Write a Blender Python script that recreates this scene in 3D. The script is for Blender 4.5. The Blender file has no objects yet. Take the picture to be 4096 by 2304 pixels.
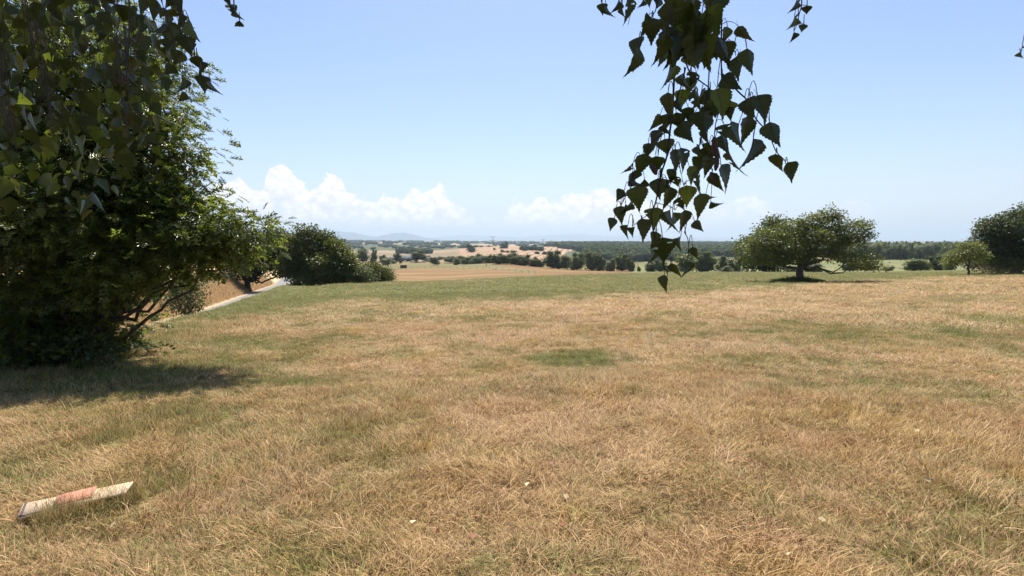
import bpy, math, numpy as np
from mathutils import Vector, Matrix

# ------------------------------------------------------------------ camera, sky, sun, exposure
sc = bpy.context.scene
C = sc.collection
TH = math.atan(192 / 2048.0)                 # camera pitch below the horizon
EYE = np.array([0.0, 0.0, 1.6])
cam = bpy.data.cameras.new('camera'); cam.lens = 18; cam.sensor_width = 36
cam.clip_start = 0.05; cam.clip_end = 90000
co = bpy.data.objects.new('camera', cam); C.objects.link(co)
co.location = EYE; co.rotation_euler = (math.pi / 2 - TH, 0, 0)
sc.camera = co
SUN_EL, SUN_AZ = 61.0, 3.0                  # elevation; azimuth from +Y, negative = to the left
world = bpy.data.worlds.new('World'); sc.world = world; world.use_nodes = True
sun = bpy.data.lights.new('sun', 'SUN'); sun.energy = 5.0; sun.angle = math.radians(0.55); sun.color = (1.0, 0.93, 0.82)
so = bpy.data.objects.new('sun', sun); C.objects.link(so)
sd = Vector((math.sin(math.radians(SUN_AZ)) * math.cos(math.radians(SUN_EL)), math.cos(math.radians(SUN_AZ)) * math.cos(math.radians(SUN_EL)), math.sin(math.radians(SUN_EL))))
so.rotation_euler = sd.to_track_quat('Z', 'Y').to_euler()
SKY_STRENGTH = 0.103
sc.view_settings.view_transform = 'Standard'; sc.view_settings.look = 'None'
sc.view_settings.exposure = 0.62; sc.view_settings.gamma = 1; sc.view_settings.use_curve_mapping = False
sc.cycles.max_bounces = 8; sc.cycles.transparent_max_bounces = 8; sc.cycles.volume_bounces = 0
sc.cycles.transmission_bounces = 5; sc.cycles.diffuse_bounces = 4; sc.cycles.use_denoising = True
sc.cycles.sample_clamp_indirect = 6

R = np.random.RandomState(7)

def ray(px, row):
    a = (px - 2048) / 2048.0; b = (1152 - row) / 2048.0
    d = np.array([a, math.cos(TH) + b * math.sin(TH), b * math.cos(TH) - math.sin(TH)])
    return d / d[1]
def at(px, row, y):
    return EYE + ray(px, row) * y

# ------------------------------------------------------------------ node helpers
class NT:
    def __init__(s, tree): s.t = tree; s.n = tree.nodes; s.l = tree.links
    def add(s, typ, ins=None, **kw):
        n = s.n.new(typ)
        for k, v in kw.items(): setattr(n, k, v)
        if ins:
            for k, v in ins.items():
                if isinstance(v, bpy.types.NodeSocket): s.l.new(v, n.inputs[k])
                else: n.inputs[k].default_value = v
        return n
    def math(s, op, a, b=None, c=None, clamp=False):
        ins = {0: a}
        if b is not None: ins[1] = b
        if c is not None: ins[2] = c
        return s.add('ShaderNodeMath', ins, operation=op, use_clamp=clamp).outputs[0]
    def mix(s, f, a, b, blend='MIX'):
        n = s.n.new('ShaderNodeMix'); n.data_type = 'RGBA'; n.blend_type = blend
        for i, v in ((0, f), (6, a), (7, b)):
            if isinstance(v, bpy.types.NodeSocket): s.l.new(v, n.inputs[i])
            else:
                if i != 0 and len(v) == 3: v = (*v, 1)
                n.inputs[i].default_value = v
        return n.outputs[2]
    def noise(s, vec, scale, detail=3, rough=.55, dist=0.):
        n = s.add('ShaderNodeTexNoise', {'Scale': scale, 'Detail': detail, 'Roughness': rough, 'Distortion': dist})
        if vec is not None: s.l.new(vec, n.inputs['Vector'])
        return n.outputs['Fac']
    def ramp(s, f, a, b):
        n = s.add('ShaderNodeMapRange', {0: f, 1: a, 2: b, 3: 0., 4: 1.}, interpolation_type='SMOOTHSTEP')
        return n.outputs[0]
def newmat(name):
    m = bpy.data.materials.new(name); m.use_nodes = True
    m.node_tree.nodes.clear()
    return m, NT(m.node_tree)
def finish(n, sh):
    o = n.add('ShaderNodeOutputMaterial'); n.l.new(sh, o.inputs['Surface'])

# world: Nishita sky with a bank of cumulus low over the plain
def P2AE(px, row):
    d = ray(px, row); return math.atan2(d[0], d[1]), math.atan2(d[2], math.hypot(d[0], d[1]))
w = NT(world.node_tree); world.node_tree.nodes.clear()
sky = w.add('ShaderNodeTexSky', sky_type='NISHITA', sun_disc=False)
sky.sun_elevation = math.radians(SUN_EL); sky.sun_rotation = math.radians(SUN_AZ)
sky.altitude = 250; sky.air_density = 1.0; sky.dust_density = 1.1; sky.ozone_density = 2.4
tc = w.add('ShaderNodeTexCoord')
xyz = w.add('ShaderNodeSeparateXYZ', {0: tc.outputs['Generated']})
X, Y, Z = xyz.outputs
az = w.math('ARCTAN2', X, Y)
el = w.math('ARCSINE', Z)
azn = w.math('MULTIPLY_ADD', az, 1 / (2 * math.pi), 0.5)
tops = [(700, 850, .5), (815, 775, .9), (870, 725, .9), (950, 715, .9), (1000, 745, .9), (1040, 750, .9), (1075, 662, 1), (1110, 655, 1), (1160, 690, 1), (1240, 745, 1),
        (1290, 715, 1), (1350, 705, 1), (1385, 755, 1), (1440, 772, 1), (1490, 800, .9), (1545, 775, .9), (1610, 785, .9), (1655, 755, 1), (1740, 745, 1),
        (1800, 790, .9), (1860, 830, .8), (1920, 880, .3), (2020, 860, .35), (2070, 795, .8), (2115, 815, .8), (2170, 772, .9), (2215, 800, .85), (2290, 765, .9), (2350, 770, .9),
        (2400, 745, .95), (2460, 775, .95), (2560, 800, .7), (2700, 810, .4), (2860, 830, .3), (2940, 800, .45), (2990, 775, .5), (3060, 800, .4), (3160, 850, .1), (3350, 815, .12),
        (3420, 780, .22), (3500, 830, .12), (3700, 870, .0), (4100, 880, .0)]
def fcurve(pts, fac):
    n = w.n.new('ShaderNodeFloatCurve'); cv = n.mapping.curves[0]
    n.mapping.use_clip = False
    while len(cv.points) > 2: cv.points.remove(cv.points[1])
    cv.points[0].location = pts[0]; cv.points[1].location = pts[-1]
    for p in pts[1:-1]: cv.points.new(*p)
    for p in cv.points: p.handle_type = 'AUTO_CLAMPED'
    n.mapping.update(); w.l.new(fac, n.inputs['Value']); n.inputs['Factor'].default_value = 1
    return n.outputs[0]
ae = [P2AE(p, r) for p, r, a in tops]
A0, A1 = ae[0][0], ae[-1][0]
f = w.add('ShaderNodeMapRange', {0: az, 1: A0, 2: A1, 3: 0., 4: 1.}).outputs[0]
cs = lambda a: (a[0] - A0) / (A1 - A0)
top = fcurve([(cs(a), a[1] * 4) for a in ae], f)
topv = w.math('MULTIPLY', top, .25)
alf = fcurve([(cs(a), t[2] * .98) for a, t in zip(ae, tops)], f)
vec = w.add('ShaderNodeCombineXYZ', {0: az, 1: w.math('MULTIPLY', el, 1.25), 2: 3.3}).outputs[0]
n1 = w.noise(vec, 26, 10, .66, .15)
vor = w.add('ShaderNodeTexVoronoi', {'Vector': w.add('ShaderNodeVectorMath', {0: vec, 1: w.add('ShaderNodeVectorMath', {0: w.add('ShaderNodeTexNoise', {'Vector': vec, 'Scale': 50., 'Detail': 3.}).outputs['Color'], 1: (.014, .014, .014)}, operation='MULTIPLY').outputs[0]}, operation='ADD').outputs[0], 'Scale': 58.}, feature='SMOOTH_F1')
vor.inputs['Smoothness'].default_value = .25
bil = w.math('SUBTRACT', .42, vor.outputs['Distance'])
h = w.math('SUBTRACT', topv, el)
h = w.math('ADD', h, w.math('MULTIPLY', w.math('SUBTRACT', n1, .50), .060))
h = w.math('ADD', h, w.math('MULTIPLY', bil, .003))
edge = w.ramp(h, 0.0, .006)
n2 = w.noise(vec, 15, 6, .6)
thin = w.math('ADD', w.math('MULTIPLY', h, 9.0), w.math('MULTIPLY', n2, -1.5))
fade = w.math('SUBTRACT', 1., w.ramp(thin, -.55, .5))
fade = w.math('MULTIPLY_ADD', fade, .85, .15)
lowf = w.ramp(el, .004, .05)
cden = w.math('MULTIPLY', w.math('MULTIPLY', edge, fade), w.math('MULTIPLY', alf, lowf))
n3 = w.noise(vec, 60, 5, .6)
lit = w.math('ADD', w.math('MULTIPLY', n3, .9), w.math('MULTIPLY', bil, .35), clamp=True)
lit = w.math('SUBTRACT', lit, w.math('MULTIPLY', h, 2.0), clamp=True)
soft = w.math('MULTIPLY', w.math('MULTIPLY', w.ramp(h, -.006, .05), w.ramp(n2, .25, .7)), w.math('MULTIPLY', w.math('MULTIPLY', alf, lowf), .45))
cden = w.math('MAXIMUM', cden, soft)
ccol = w.mix(w.ramp(lit, .1, .62), (5.7, 5.7, 6.45, 1), (8.5, 8.15, 8.3, 1))
# pale summer veil thickening to the horizon
veil = w.math('MULTIPLY', w.math('POWER', w.math('SUBTRACT', 1., w.math('MAXIMUM', el, 0.), clamp=True), 8.0), .85)
skyt = w.mix(1., sky.outputs[0], (.94, .97, 1.08, 1), 'MULTIPLY')
skyv = w.mix(veil, skyt, (4.85, 5.1, 5.7, 1))
fin = w.mix(cden, skyv, ccol)
bg = w.add('ShaderNodeBackground', {'Color': fin, 'Strength': SKY_STRENGTH})
wo = w.add('ShaderNodeOutputWorld', {'Surface': bg.outputs[0]})

# ------------------------------------------------------------------ mesh helpers
def mkmesh(name, V, F, mat=None, attrs=None, smooth=False):
    """V (n,3); F: list of arrays (m,k)"""
    me = bpy.data.meshes.new(name)
    V = np.asarray(V, dtype=np.float32)
    if not isinstance(F, (list, tuple)): F = [F]
    F = [np.asarray(f, dtype=np.int32) for f in F if len(f)]
    me.vertices.add(len(V)); me.vertices.foreach_set('co', V.ravel())
    loops = np.concatenate([f.ravel() for f in F]); cnt = np.concatenate([np.full(len(f), f.shape[1]) for f in F])
    st = np.concatenate([[0], np.cumsum(cnt)[:-1]])
    me.loops.add(len(loops)); me.loops.foreach_set('vertex_index', loops.astype(np.int32))
    me.polygons.add(len(cnt)); me.polygons.foreach_set('loop_start', st.astype(np.int32))
    me.polygons.foreach_set('loop_total', cnt.astype(np.int32))
    if smooth: me.polygons.foreach_set('use_smooth', np.ones(len(cnt), dtype=bool))
    if attrs:
        for k, v in attrs.items():
            a = me.attributes.new(k, 'FLOAT', 'POINT'); a.data.foreach_set('value', np.asarray(v, dtype=np.float32))
    me.update(calc_edges=True); me.validate()
    if mat: me.materials.append(mat)
    return me
def obj(name, me, parent=None, loc=(0, 0, 0), rz=0., scale=None, **props):
    o = bpy.data.objects.new(name, me); C.objects.link(o)
    if parent: o.parent = parent
    o.location = [float(v) for v in loc]; o.rotation_euler = (0, 0, rz)
    if scale is not None: o.scale = scale
    for k, v in props.items():
        if v is not None: o[k] = v
    return o
def thing(name, label, cat, loc=(0, 0, 0), rz=0., group=None, me=None, scale=None):
    return obj(name, me, None, loc, rz, scale, label=label, category=cat, group=group)

def merge(parts):
    V, F, n = [], {}, 0
    for v, fs in parts:
        v = np.asarray(v, float); V.append(v)
        if not isinstance(fs, (list, tuple)): fs = [fs]
        for f in fs:
            f = np.asarray(f)
            if len(f): F.setdefault(f.shape[1], []).append(f + n)
        n += len(v)
    return np.concatenate(V), [np.concatenate(f) for f in F.values()]
def tube(pts, rad, sides=6):
    pts = np.asarray(pts, float); n = len(pts); rad = np.broadcast_to(rad, (n,))
    T = np.gradient(pts, axis=0); T /= np.linalg.norm(T, axis=1, keepdims=True) + 1e-9
    ref = np.array([0.3, 0.9, 0.1]) if abs(T[0][2]) > .7 else np.array([0, 0, 1.])
    A = np.cross(T, ref); A /= np.linalg.norm(A, axis=1, keepdims=True) + 1e-9
    B = np.cross(T, A)
    th = np.arange(sides) / sides * 2 * math.pi
    V = pts[:, None] + rad[:, None, None] * (A[:, None] * np.cos(th)[None, :, None] + B[:, None] * np.sin(th)[None, :, None])
    i = np.arange(n - 1)[:, None] * sides; j = np.arange(sides)[None]; k = (j + 1) % sides
    F = np.stack([i + j, i + k, i + sides + k, i + sides + j], -1).reshape(-1, 4)
    V = V.reshape(-1, 3)
    caps = np.array([list(range(sides))[::-1], [(n - 1) * sides + q for q in range(sides)]])
    return V, [F, caps]
def box(x0, x1, y0, y1, z0, z1):
    V = np.array([[x, y, z] for z in (z0, z1) for y in (y0, y1) for x in (x0, x1)], float)
    F = np.array([[0, 2, 3, 1], [4, 5, 7, 6], [0, 1, 5, 4], [1, 3, 7, 5], [3, 2, 6, 7], [2, 0, 4, 6]])
    return V, F
def bez(p0, p1, sag, n=8, rnd=None):
    p0 = np.asarray(p0, float); p1 = np.asarray(p1, float); t = np.linspace(0, 1, n)[:, None]
    P = p0 * (1 - t) + p1 * t + np.asarray(sag, float) * (4 * t * (1 - t))
    if rnd is not None:
        q = rnd.normal(size=(n, 3)) * np.linalg.norm(p1 - p0) * .035; q[0] = 0; q[-1] = 0; P = P + q
    return P
def frames(axis, normal):
    ax = axis / (np.linalg.norm(axis, axis=1, keepdims=True) + 1e-9)
    nn = normal - ax * np.sum(ax * normal, 1, keepdims=True); nn /= np.linalg.norm(nn, axis=1, keepdims=True) + 1e-9
    side = np.cross(ax, nn)
    return side, ax, nn
def place_template(tv, tf, cen, axis, normal, size):
    """tv template: x = side, y = along, z = normal"""
    s, a, n = frames(axis, normal)
    V = cen[:, None] + size[:, None, None] * (tv[None, :, 0:1] * s[:, None] + tv[None, :, 1:2] * a[:, None] + tv[None, :, 2:3] * n[:, None])
    k = len(tv); off = (np.arange(len(cen)) * k)[:, None, None]
    F = [(f[None] + off).reshape(-1, f.shape[1]) for f in tf]
    return V.reshape(-1, 3), F
def rnddir(r, n):
    v = r.normal(size=(n, 3)); return v / np.linalg.norm(v, axis=1, keepdims=True)
def vnoise(x, y, seed=0, oct=3):
    """cheap smooth value noise on arrays, 0..1"""
    x = np.asarray(x, float); y = np.asarray(y, float); out = 0.; amp = 1.; tot = 0.
    for o in range(oct):
        xi = np.floor(x).astype(np.int64); yi = np.floor(y).astype(np.int64); fx = x - xi; fy = y - yi
        fx = fx * fx * (3 - 2 * fx); fy = fy * fy * (3 - 2 * fy)
        def hsh(a, b):
            v = np.sin(a * 127.1 + b * 311.7 + (seed + o) * 74.7) * 43758.5453; return v - np.floor(v)
        v = (hsh(xi, yi) * (1 - fx) + hsh(xi + 1, yi) * fx) * (1 - fy) + (hsh(xi, yi + 1) * (1 - fx) + hsh(xi + 1, yi + 1) * fx) * fy
        out = out + v * amp; tot += amp; amp *= .5; x = x * 2.03 + 17.1; y = y * 2.03 + 5.7
    return out / tot
def sstep(a, b, x):
    t = np.clip((x - a) / (b - a), 0, 1); return t * t * (3 - 2 * t)

# ------------------------------------------------------------------ terrain
CP = [0, 455, 800, 980, 1195, 1366, 1561, 1700, 2004, 2400, 2700, 3300, 3524, 3804, 4100]
CG = [.040, .042, .047, .050, .0566, .0517, .0502, .052, .0479, .0442, .0414, .0419, .041, .0386, .037]
CY = [42, 42, 42, 42, 42, 48, 52, 55, 62, 72, 74, 76, 78, 80, 80]
FY = np.array([100, 140, 200, 260, 320, 450, 600, 800, 1100, 1400, 1800, 2500, 4000, 7000, 40000.])
FP = np.array([900, 1400, 1700, 2000, 2350, 2700, 3200, 3700, 4200])
FR = np.array([[1108, 1100, 1085, 1070, 1058, 1040, 1030, 1020, 1005, 995, 990, 985, 975, 968, 962],
               [1140, 1122, 1100, 1085, 1072, 1052, 1040, 1028, 1008, 1001, 991, 977, 966, 965, 962],
               [1134, 1127, 1096, 1074, 1066, 1050, 1042, 1032, 1008, 1002, 993, 979, 968, 966, 962],
               [1118, 1111, 1085, 1066, 1052, 1060, 1040, 1016, 996, 984, 992, 985, 972, 966, 962],
               [1104, 1099, 1090, 1080, 1082, 1070, 1050, 1025, 1005, 990, 982, 985, 972, 966, 962],
               [1098, 1095, 1090, 1082, 1078, 1052, 1040, 1024, 1010, 998, 982, 985, 973, 967, 962],
               [1096, 1092, 1088, 1075, 1055, 1032, 1022, 1016, 1008, 998, 984, 985, 973, 967, 962],
               [1090, 1086, 1078, 1060, 1048, 1032, 1024, 1016, 1008, 998, 988, 985, 973, 967, 962],
               [1086, 1082, 1074, 1058, 1046, 1032, 1024, 1016, 1008, 998, 988, 985, 973, 967, 962]], float)
FZ = 1.6 - (FR - 960) / 2048. * FY[None]
RY = np.array([-300, -60, 0, 6, 13, 17.6, 29, 45, 70, 100, 170, 400.])
RX = np.array([-12, -10.4, -10.6, -10.8, -11.7, -12.9, -16.9, -22.9, -31.5, -44, -75, -190.])
RZ = np.array([0, -.6, -.9, -1.05, -1.5, -1.9, -2.65, -3.5, -4.6, -6, -10, -20.])
def uy(x, y):
    r = np.hypot(x, y); ye = np.maximum(y, .55 * r) + 1e-6
    return np.clip(2048 + x / ye * 2048, -1500, 6000), ye
def farz(px, ye):
    ly = np.log(np.clip(ye, 100, 39999)); LY = np.log(FY)
    i = np.clip(np.searchsorted(LY, ly, side='right') - 1, 0, len(FY) - 2); t = (ly - LY[i]) / (LY[i + 1] - LY[i]); t = t * t * (3 - 2 * t) * .5 + t * .5
    p = np.clip(px, FP[0], FP[-1]); j = np.clip(np.searchsorted(FP, p, side='right') - 1, 0, len(FP) - 2); q = (p - FP[j]) / (FP[j + 1] - FP[j]); q = q * q * (3 - 2 * q)
    z = (FZ[j, i] * (1 - t) + FZ[j, i + 1] * t) * (1 - q) + (FZ[j + 1, i] * (1 - t) + FZ[j + 1, i + 1] * t) * q
    return z
def road_d(x, y):
    sl = np.interp(y, RY, np.gradient(RX, RY)); return (x - np.interp(y, RY, RX)) / np.sqrt(1 + sl * sl)
def H(x, y):
    x = np.asarray(x, float); y = np.asarray(y, float)
    px, ye = uy(x, y)
    g = np.interp(px, CP, CG); yc = np.interp(px, CP, CY)
    lawn = -g * ye + (vnoise(x * .55, y * .55, 3) - .5) * .10 * np.clip(ye / 6, .3, 1) + (vnoise(x * 2.2, y * 2.2, 9) - .5) * .035
    zc = -g * yc; z100 = farz(px, np.full_like(ye, 100.))
    mid = zc + (z100 - zc) * np.clip((ye - yc) / (100 - yc), 0, 1)
    z = np.where(ye < yc, lawn, np.where(ye < 100, mid, farz(px, ye) + (vnoise(x / 40, y / 40, 4) - .5) * np.clip(ye / 400, .3, 4)))
    d = road_d(x, y); zr = np.interp(y, RY, RZ)
    left = zr + 1.6 * sstep(1.35, 4.2, -d) + np.clip(-d - 4.6, 0, 60) * .012 + (vnoise(x * .8, y * .8, 5) - .5) * .25 * sstep(1.8, 3.5, -d)
    wr = sstep(1.45, 2.6, d)
    near = np.where(d > 0, zr * (1 - wr) + z * wr, left)
    wf = np.clip((y - 85) / 60, 0, 1) 
    wf = np.maximum(wf, sstep(70, 140, -d)); wf = np.maximum(wf, sstep(4.2, 4.3, d))
    return near * (1 - wf) + z * wf
def h1(x, y): return float(H(np.array([x]), np.array([y]))[0])
def gp(px, y, dz=0.):
    x = (px - 2048) / 2048. * y          # good to a few px
    x = ray(px, 1050)[0] * y
    return np.array([x, y, h1(x, y) + dz])
def gray(px, row, y0=1.0):
    d = ray(px, row); y = y0
    ys = np.geomspace(y0, 3000, 4000); P = EYE[None] + ys[:, None] * d[None]
    z = H(P[:, 0], P[:, 1]); k = np.argmax(P[:, 2] < z); return P[k] * [1, 1, 0] + [0, 0, z[k]]

azs = np.concatenate([np.arange(-180, -54, 4.), np.arange(-54, -47, .4), np.arange(-47, 47, .115), np.arange(47, 54, .4), np.arange(54, 180.1, 4.)])
rr = np.concatenate([[0.02], np.geomspace(.5, 42, 120), np.geomspace(42.8, 330, 130), np.geomspace(336, 2600, 100), np.geomspace(2680, 26000, 24)])
AA, RRr = np.meshgrid(np.radians(azs), rr, indexing='ij')
GX, GY = RRr * np.sin(AA), RRr * np.cos(AA); GZ = H(GX, GY)
def field_kind(x, y):
    px, ye = uy(x, y); yc = np.interp(px, CP, CY); d = road_d(x, y)
    k = np.full(x.shape, 9)                                  # 9 distant hills
    wob = (vnoise(x / 60, y / 60, 8) - .5)
    k = np.where(ye < 2600, 8, k)
    k = np.where((ye < 1500) & (px < 1860), 5, k)            # dry brown fields behind the farm
    k = np.where((px >= 1840) & (px < 2420) & (ye < 1520), 6, k)   # striped hill field
    k = np.where((ye > 1420) & (ye < 2600) , 8, k)
    k = np.where((px > 2150 + 180 * (ye / 1500.)) & (ye > 420) & (ye < 2600), 8, k)
    k = np.where((ye < 540) & (px >= 1000), 4, k)            # pasture
    k = np.where((ye < 440) & (px >= 2460), 7, k)            # green field on the right
    k = np.where((ye < np.interp(px, [1500, 1750, 2000, 2140, 2200, 2500], [268, 262, 215, 175, 330, 330])) & (px < 2530) & (px > 1000), 3, k)
    k = np.where((ye < 330) & (ye > np.interp(px, [1890, 1950, 2140, 2200], [330, 300, 200, 100])) & (px > 1890) & (px < 2530), 3, k)
    k = np.where(ye < yc, 0, k)                              # mown lawn
    k = np.where((d < 0) & (y < 400), 2, k)
    k = np.where((d < 1.6 + .3 * wob) & (d > -5.2) & (y < 130), 1, k)
    k = np.where((d < -5.2) & (y < 400), 2, k)
    return k
cx = (GX[:-1, :-1] + GX[1:, 1:]) / 2; cy = (GY[:-1, :-1] + GY[1:, 1:]) / 2
FK = field_kind(cx, cy)
# how green the sward is, 0 straw .. 1 fresh
def greenness(x, y):
    px, ye = uy(x, y)
    nz = vnoise(x * .45 + 3, y * .45, 21, 4); n2 = vnoise(x * 1.9, y * 1.9 + 7, 22, 3)
    g = .31 + (nz - .5) * 1.0 + (n2 - .5) * .95 + (vnoise(x * 6.5, y * 6.5, 29, 2) - .5) * .5
    edge = np.interp(px, [900, 1200, 1500, 2000, 2400, 3000, 3300, 3500, 3800, 4200], [14, 17, 20, 20, 22, 27, 34, 40, 46, 46])
    g = g + .72 * sstep(0, 7, ye - edge + (n2 - .5) * 3)
    g = g + .28 * sstep(-1.0, 1.5, ye - np.interp(px, [500, 800, 1000, 1300, 1700], [9, 12, 16, 22, 60])) * sstep(1700, 1300, px)
    g = g - .22 * sstep(12, 16, ye) * sstep(edge + 1, edge - 4, ye) * sstep(1500, 2100, px)
    e = np.sqrt(((x - 1.05) / .82) ** 2 + ((y - 8.2) / .95) ** 2) + (n2 - .5) * 1.3 + (vnoise(x * 5, y * 5, 77) - .5) * .5
    g = g + .95 * sstep(1.25, .55, e)
    for cx_, cy_, r_, a_ in ((-2.0, 9.2, .5, .35), (-2.9, 7.0, .35, .4), (1.45, 6.1, .16, .6), (-.9, 9.9, .5, .35), (3.0, 3.0, .4, .25), (3.7, 3.7, .5, .2), (-1.9, 2.7, .3, .25), (-.4, 2.1, .25, .2), (5.4, 9.5, .9, .25), (9, 16, 2, .25)):
        g = g + a_ * sstep(1.3, .4, np.hypot(x - cx_, y - cy_) / r_ + (n2 - .5) * .8)
    g = g + .22 * sstep(2400, 3600, px) * sstep(5, 14, ye) + (vnoise(x * .22, y * .22, 83) - .5) * .5
    # greener sward round the foot of the oak
    g = g + .35 * sstep(3.2, 1.2, np.hypot(x + 6.2, y - 8.4))
    return np.clip(g, 0, 1)
GG = greenness(GX, GY)

def sward_color(n, g, pos, dark=1.0, blade=None):
    """straw to green, with rose, ochre and grey drifts"""
    big = n.noise(pos, .33, 4, .6); sm = n.noise(pos, 2.1, 3, .6); b3 = n.noise(pos, .9, 3, .6)
    d = dark
    straw = n.mix(n.ramp(big, .38, .62), (.48 * d, .325 * d, .135 * d), (.545 * d, .355 * d, .185 * d))
    straw = n.mix(n.math('MULTIPLY', n.ramp(b3, .52, .72), .75), straw, (.52 * d, .335 * d, .085 * d))
    pk = n.noise(n.add('ShaderNodeVectorMath', {0: pos, 1: (31., 17., 0.)}, operation='ADD').outputs[0], .7, 4, .65)
    straw = n.mix(n.math('MULTIPLY', n.ramp(pk, .52, .68), .45), straw, (.60 * d, .37 * d, .24 * d))
    straw = n.mix(n.math('MULTIPLY', n.ramp(sm, .5, .75), .6), straw, (.37 * d, .235 * d, .115 * d))
    green = n.mix(sm, (.14 * d, .20 * d, .045 * d), (.30 * d, .29 * d, .085 * d))
    if blade is not None:
        g2 = n.math('ADD', g, n.math('MULTIPLY', n.math('SUBTRACT', blade, .5), .95))
        col = n.mix(n.ramp(g2, .36, .68), straw, green)
        v = n.math('FRACT', n.math('MULTIPLY', blade, 7.3)); v2 = n.math('FRACT', n.math('MULTIPLY', blade, 13.7))
        col = n.mix(n.math('MULTIPLY', n.math('MULTIPLY', n.ramp(v, .5, 1.), .9), n.math('SUBTRACT', 1., n.math('MULTIPLY', g, .85))), col, (.84 * d, .63 * d, .36 * d))  # some blades painted pale as highlights
        return n.mix(n.math('MULTIPLY', n.ramp(v2, .45, .9), .88), col, (.13 * d, .085 * d, .038 * d))  # some blades painted dark, for the shadows in the gaps
    return n.mix(n.ramp(g, .1, .95), straw, green)

def ground_mat(name, fn, rough=.95, bump=None):
    m, n = newmat(name); geo = n.add('ShaderNodeNewGeometry'); pos = geo.outputs['Position']
    col = fn(n, pos)
    p = n.add('ShaderNodeBsdfPrincipled', {'Base Color': col, 'Roughness': rough, 'Specular IOR Level': .12})
    if bump:
        b = n.add('ShaderNodeBump', {'Strength': bump[1], 'Distance': bump[2], 'Height': n.noise(pos, bump[0], 6, .7)}); n.l.new(b.outputs[0], p.inputs['Normal'])
    finish(n, p.outputs[0]); return m
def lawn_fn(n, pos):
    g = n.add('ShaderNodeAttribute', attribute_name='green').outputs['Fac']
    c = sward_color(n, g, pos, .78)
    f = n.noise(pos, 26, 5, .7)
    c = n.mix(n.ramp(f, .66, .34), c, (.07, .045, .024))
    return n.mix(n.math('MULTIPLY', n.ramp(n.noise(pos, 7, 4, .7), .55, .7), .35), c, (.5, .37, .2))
def field_fn(c1, c2, c3, s1, s2, stretch=1.):
    def fn(n, pos):
        v = n.add('ShaderNodeMapping', {'Vector': pos, 'Scale': (1 / stretch, 1, 1)}).outputs[0]
        a = n.mix(n.ramp(n.noise(v, s1, 5, .6), .35, .65), c1, c2)
        return n.mix(n.math('MULTIPLY', n.ramp(n.noise(v, s2, 5, .65), .5, .7), .8), a, c3)
    return fn
def stripe_fn(n, pos):
    # harvested rows that follow the slope like contour lines
    wv = n.add('ShaderNodeTexWave', {'Vector': n.add('ShaderNodeMapping', {'Vector': pos, 'Rotation': (0, 0, .12)}).outputs[0], 'Scale': .024, 'Distortion': 3.2, 'Detail': 1., 'Detail Scale': .12}, wave_type='BANDS', bands_direction='X')
    a = n.mix(n.ramp(n.noise(pos, .004, 4, .6), .35, .65), (.44, .30, .19), (.38, .25, .155))
    return n.mix(n.math('MULTIPLY', n.ramp(wv.outputs['Fac'], .6, .2), .8), a, (.24, .16, .095))
def hills_fn(n, pos):
    vv = n.add('ShaderNodeTexVoronoi', {'Vector': pos, 'Scale': .0021, 'Randomness': .9})
    v = vv.outputs['Color']
    s = n.add('ShaderNodeSeparateColor', {0: v})
    c = n.mix(n.ramp(s.outputs[0], .45, .55), (.10, .115, .05), (.46, .34, .20))
    c = n.mix(n.ramp(s.outputs[1], .62, .66), c, (.055, .075, .035))
    return n.mix(n.math('MULTIPLY', n.ramp(n.noise(pos, .006, 5, .65), .5, .62), .9), c, (.05, .07, .035))
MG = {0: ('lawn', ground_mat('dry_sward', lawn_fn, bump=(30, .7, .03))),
      1: ('road_bank', ground_mat('bank_straw', field_fn((.72, .55, .32), (.64, .47, .26), (.40, .30, .16), .5, 3.), bump=(4, 1., .3))),
      2: ('straw_field', ground_mat('straw', field_fn((.66, .46, .26), (.56, .37, .2), (.45, .31, .17), .06, .8, 3.), bump=(6, .5, .08))),
      3: ('stubble_field', ground_mat('orange_stubble', field_fn((.255, .155, .07), (.19, .118, .055), (.36, .24, .115), .05, .11, 5.5), bump=(3, .5, .1))),
      4: ('pasture', ground_mat('grazed_pasture', field_fn((.20, .165, .07), (.16, .15, .062), (.32, .22, .11), .012, .03, 3.5))),
      5: ('brown_field', ground_mat('brown_field', field_fn((.23, .175, .105), (.28, .21, .125), (.42, .29, .18), .003, .006, 3.))),
      6: ('hillside_field', ground_mat('rowed_stubble', stripe_fn)),
      7: ('green_field', ground_mat('green_field', field_fn((.155, .175, .07), (.21, .205, .09), (.25, .21, .10), .03, .06, 3.))),
      8: ('woodland_floor', ground_mat('woodland_floor', field_fn((.075, .085, .04), (.10, .11, .05), (.16, .14, .07), .01, .03))),
      9: ('distant_hills', ground_mat('patchwork_hills', hills_fn))}
nr = len(rr); idx = np.arange(len(azs))[:, None] * nr + np.arange(nr)[None]
quads = np.stack([idx[:-1, :-1], idx[:-1, 1:], idx[1:, 1:], idx[1:, :-1]], -1)
AV = np.stack([GX, GY, GZ], -1).reshape(-1, 3); AG = GG.ravel()
for k, (nm, m) in MG.items():
    q = quads[FK == k].reshape(-1, 4)
    if not len(q): continue
    u, inv = np.unique(q, return_inverse=True)
    obj(nm, mkmesh(nm, AV[u], inv.reshape(-1, 4)[:, ::-1], m, {'green': AG[u]}, smooth=True), kind='structure')

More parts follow.
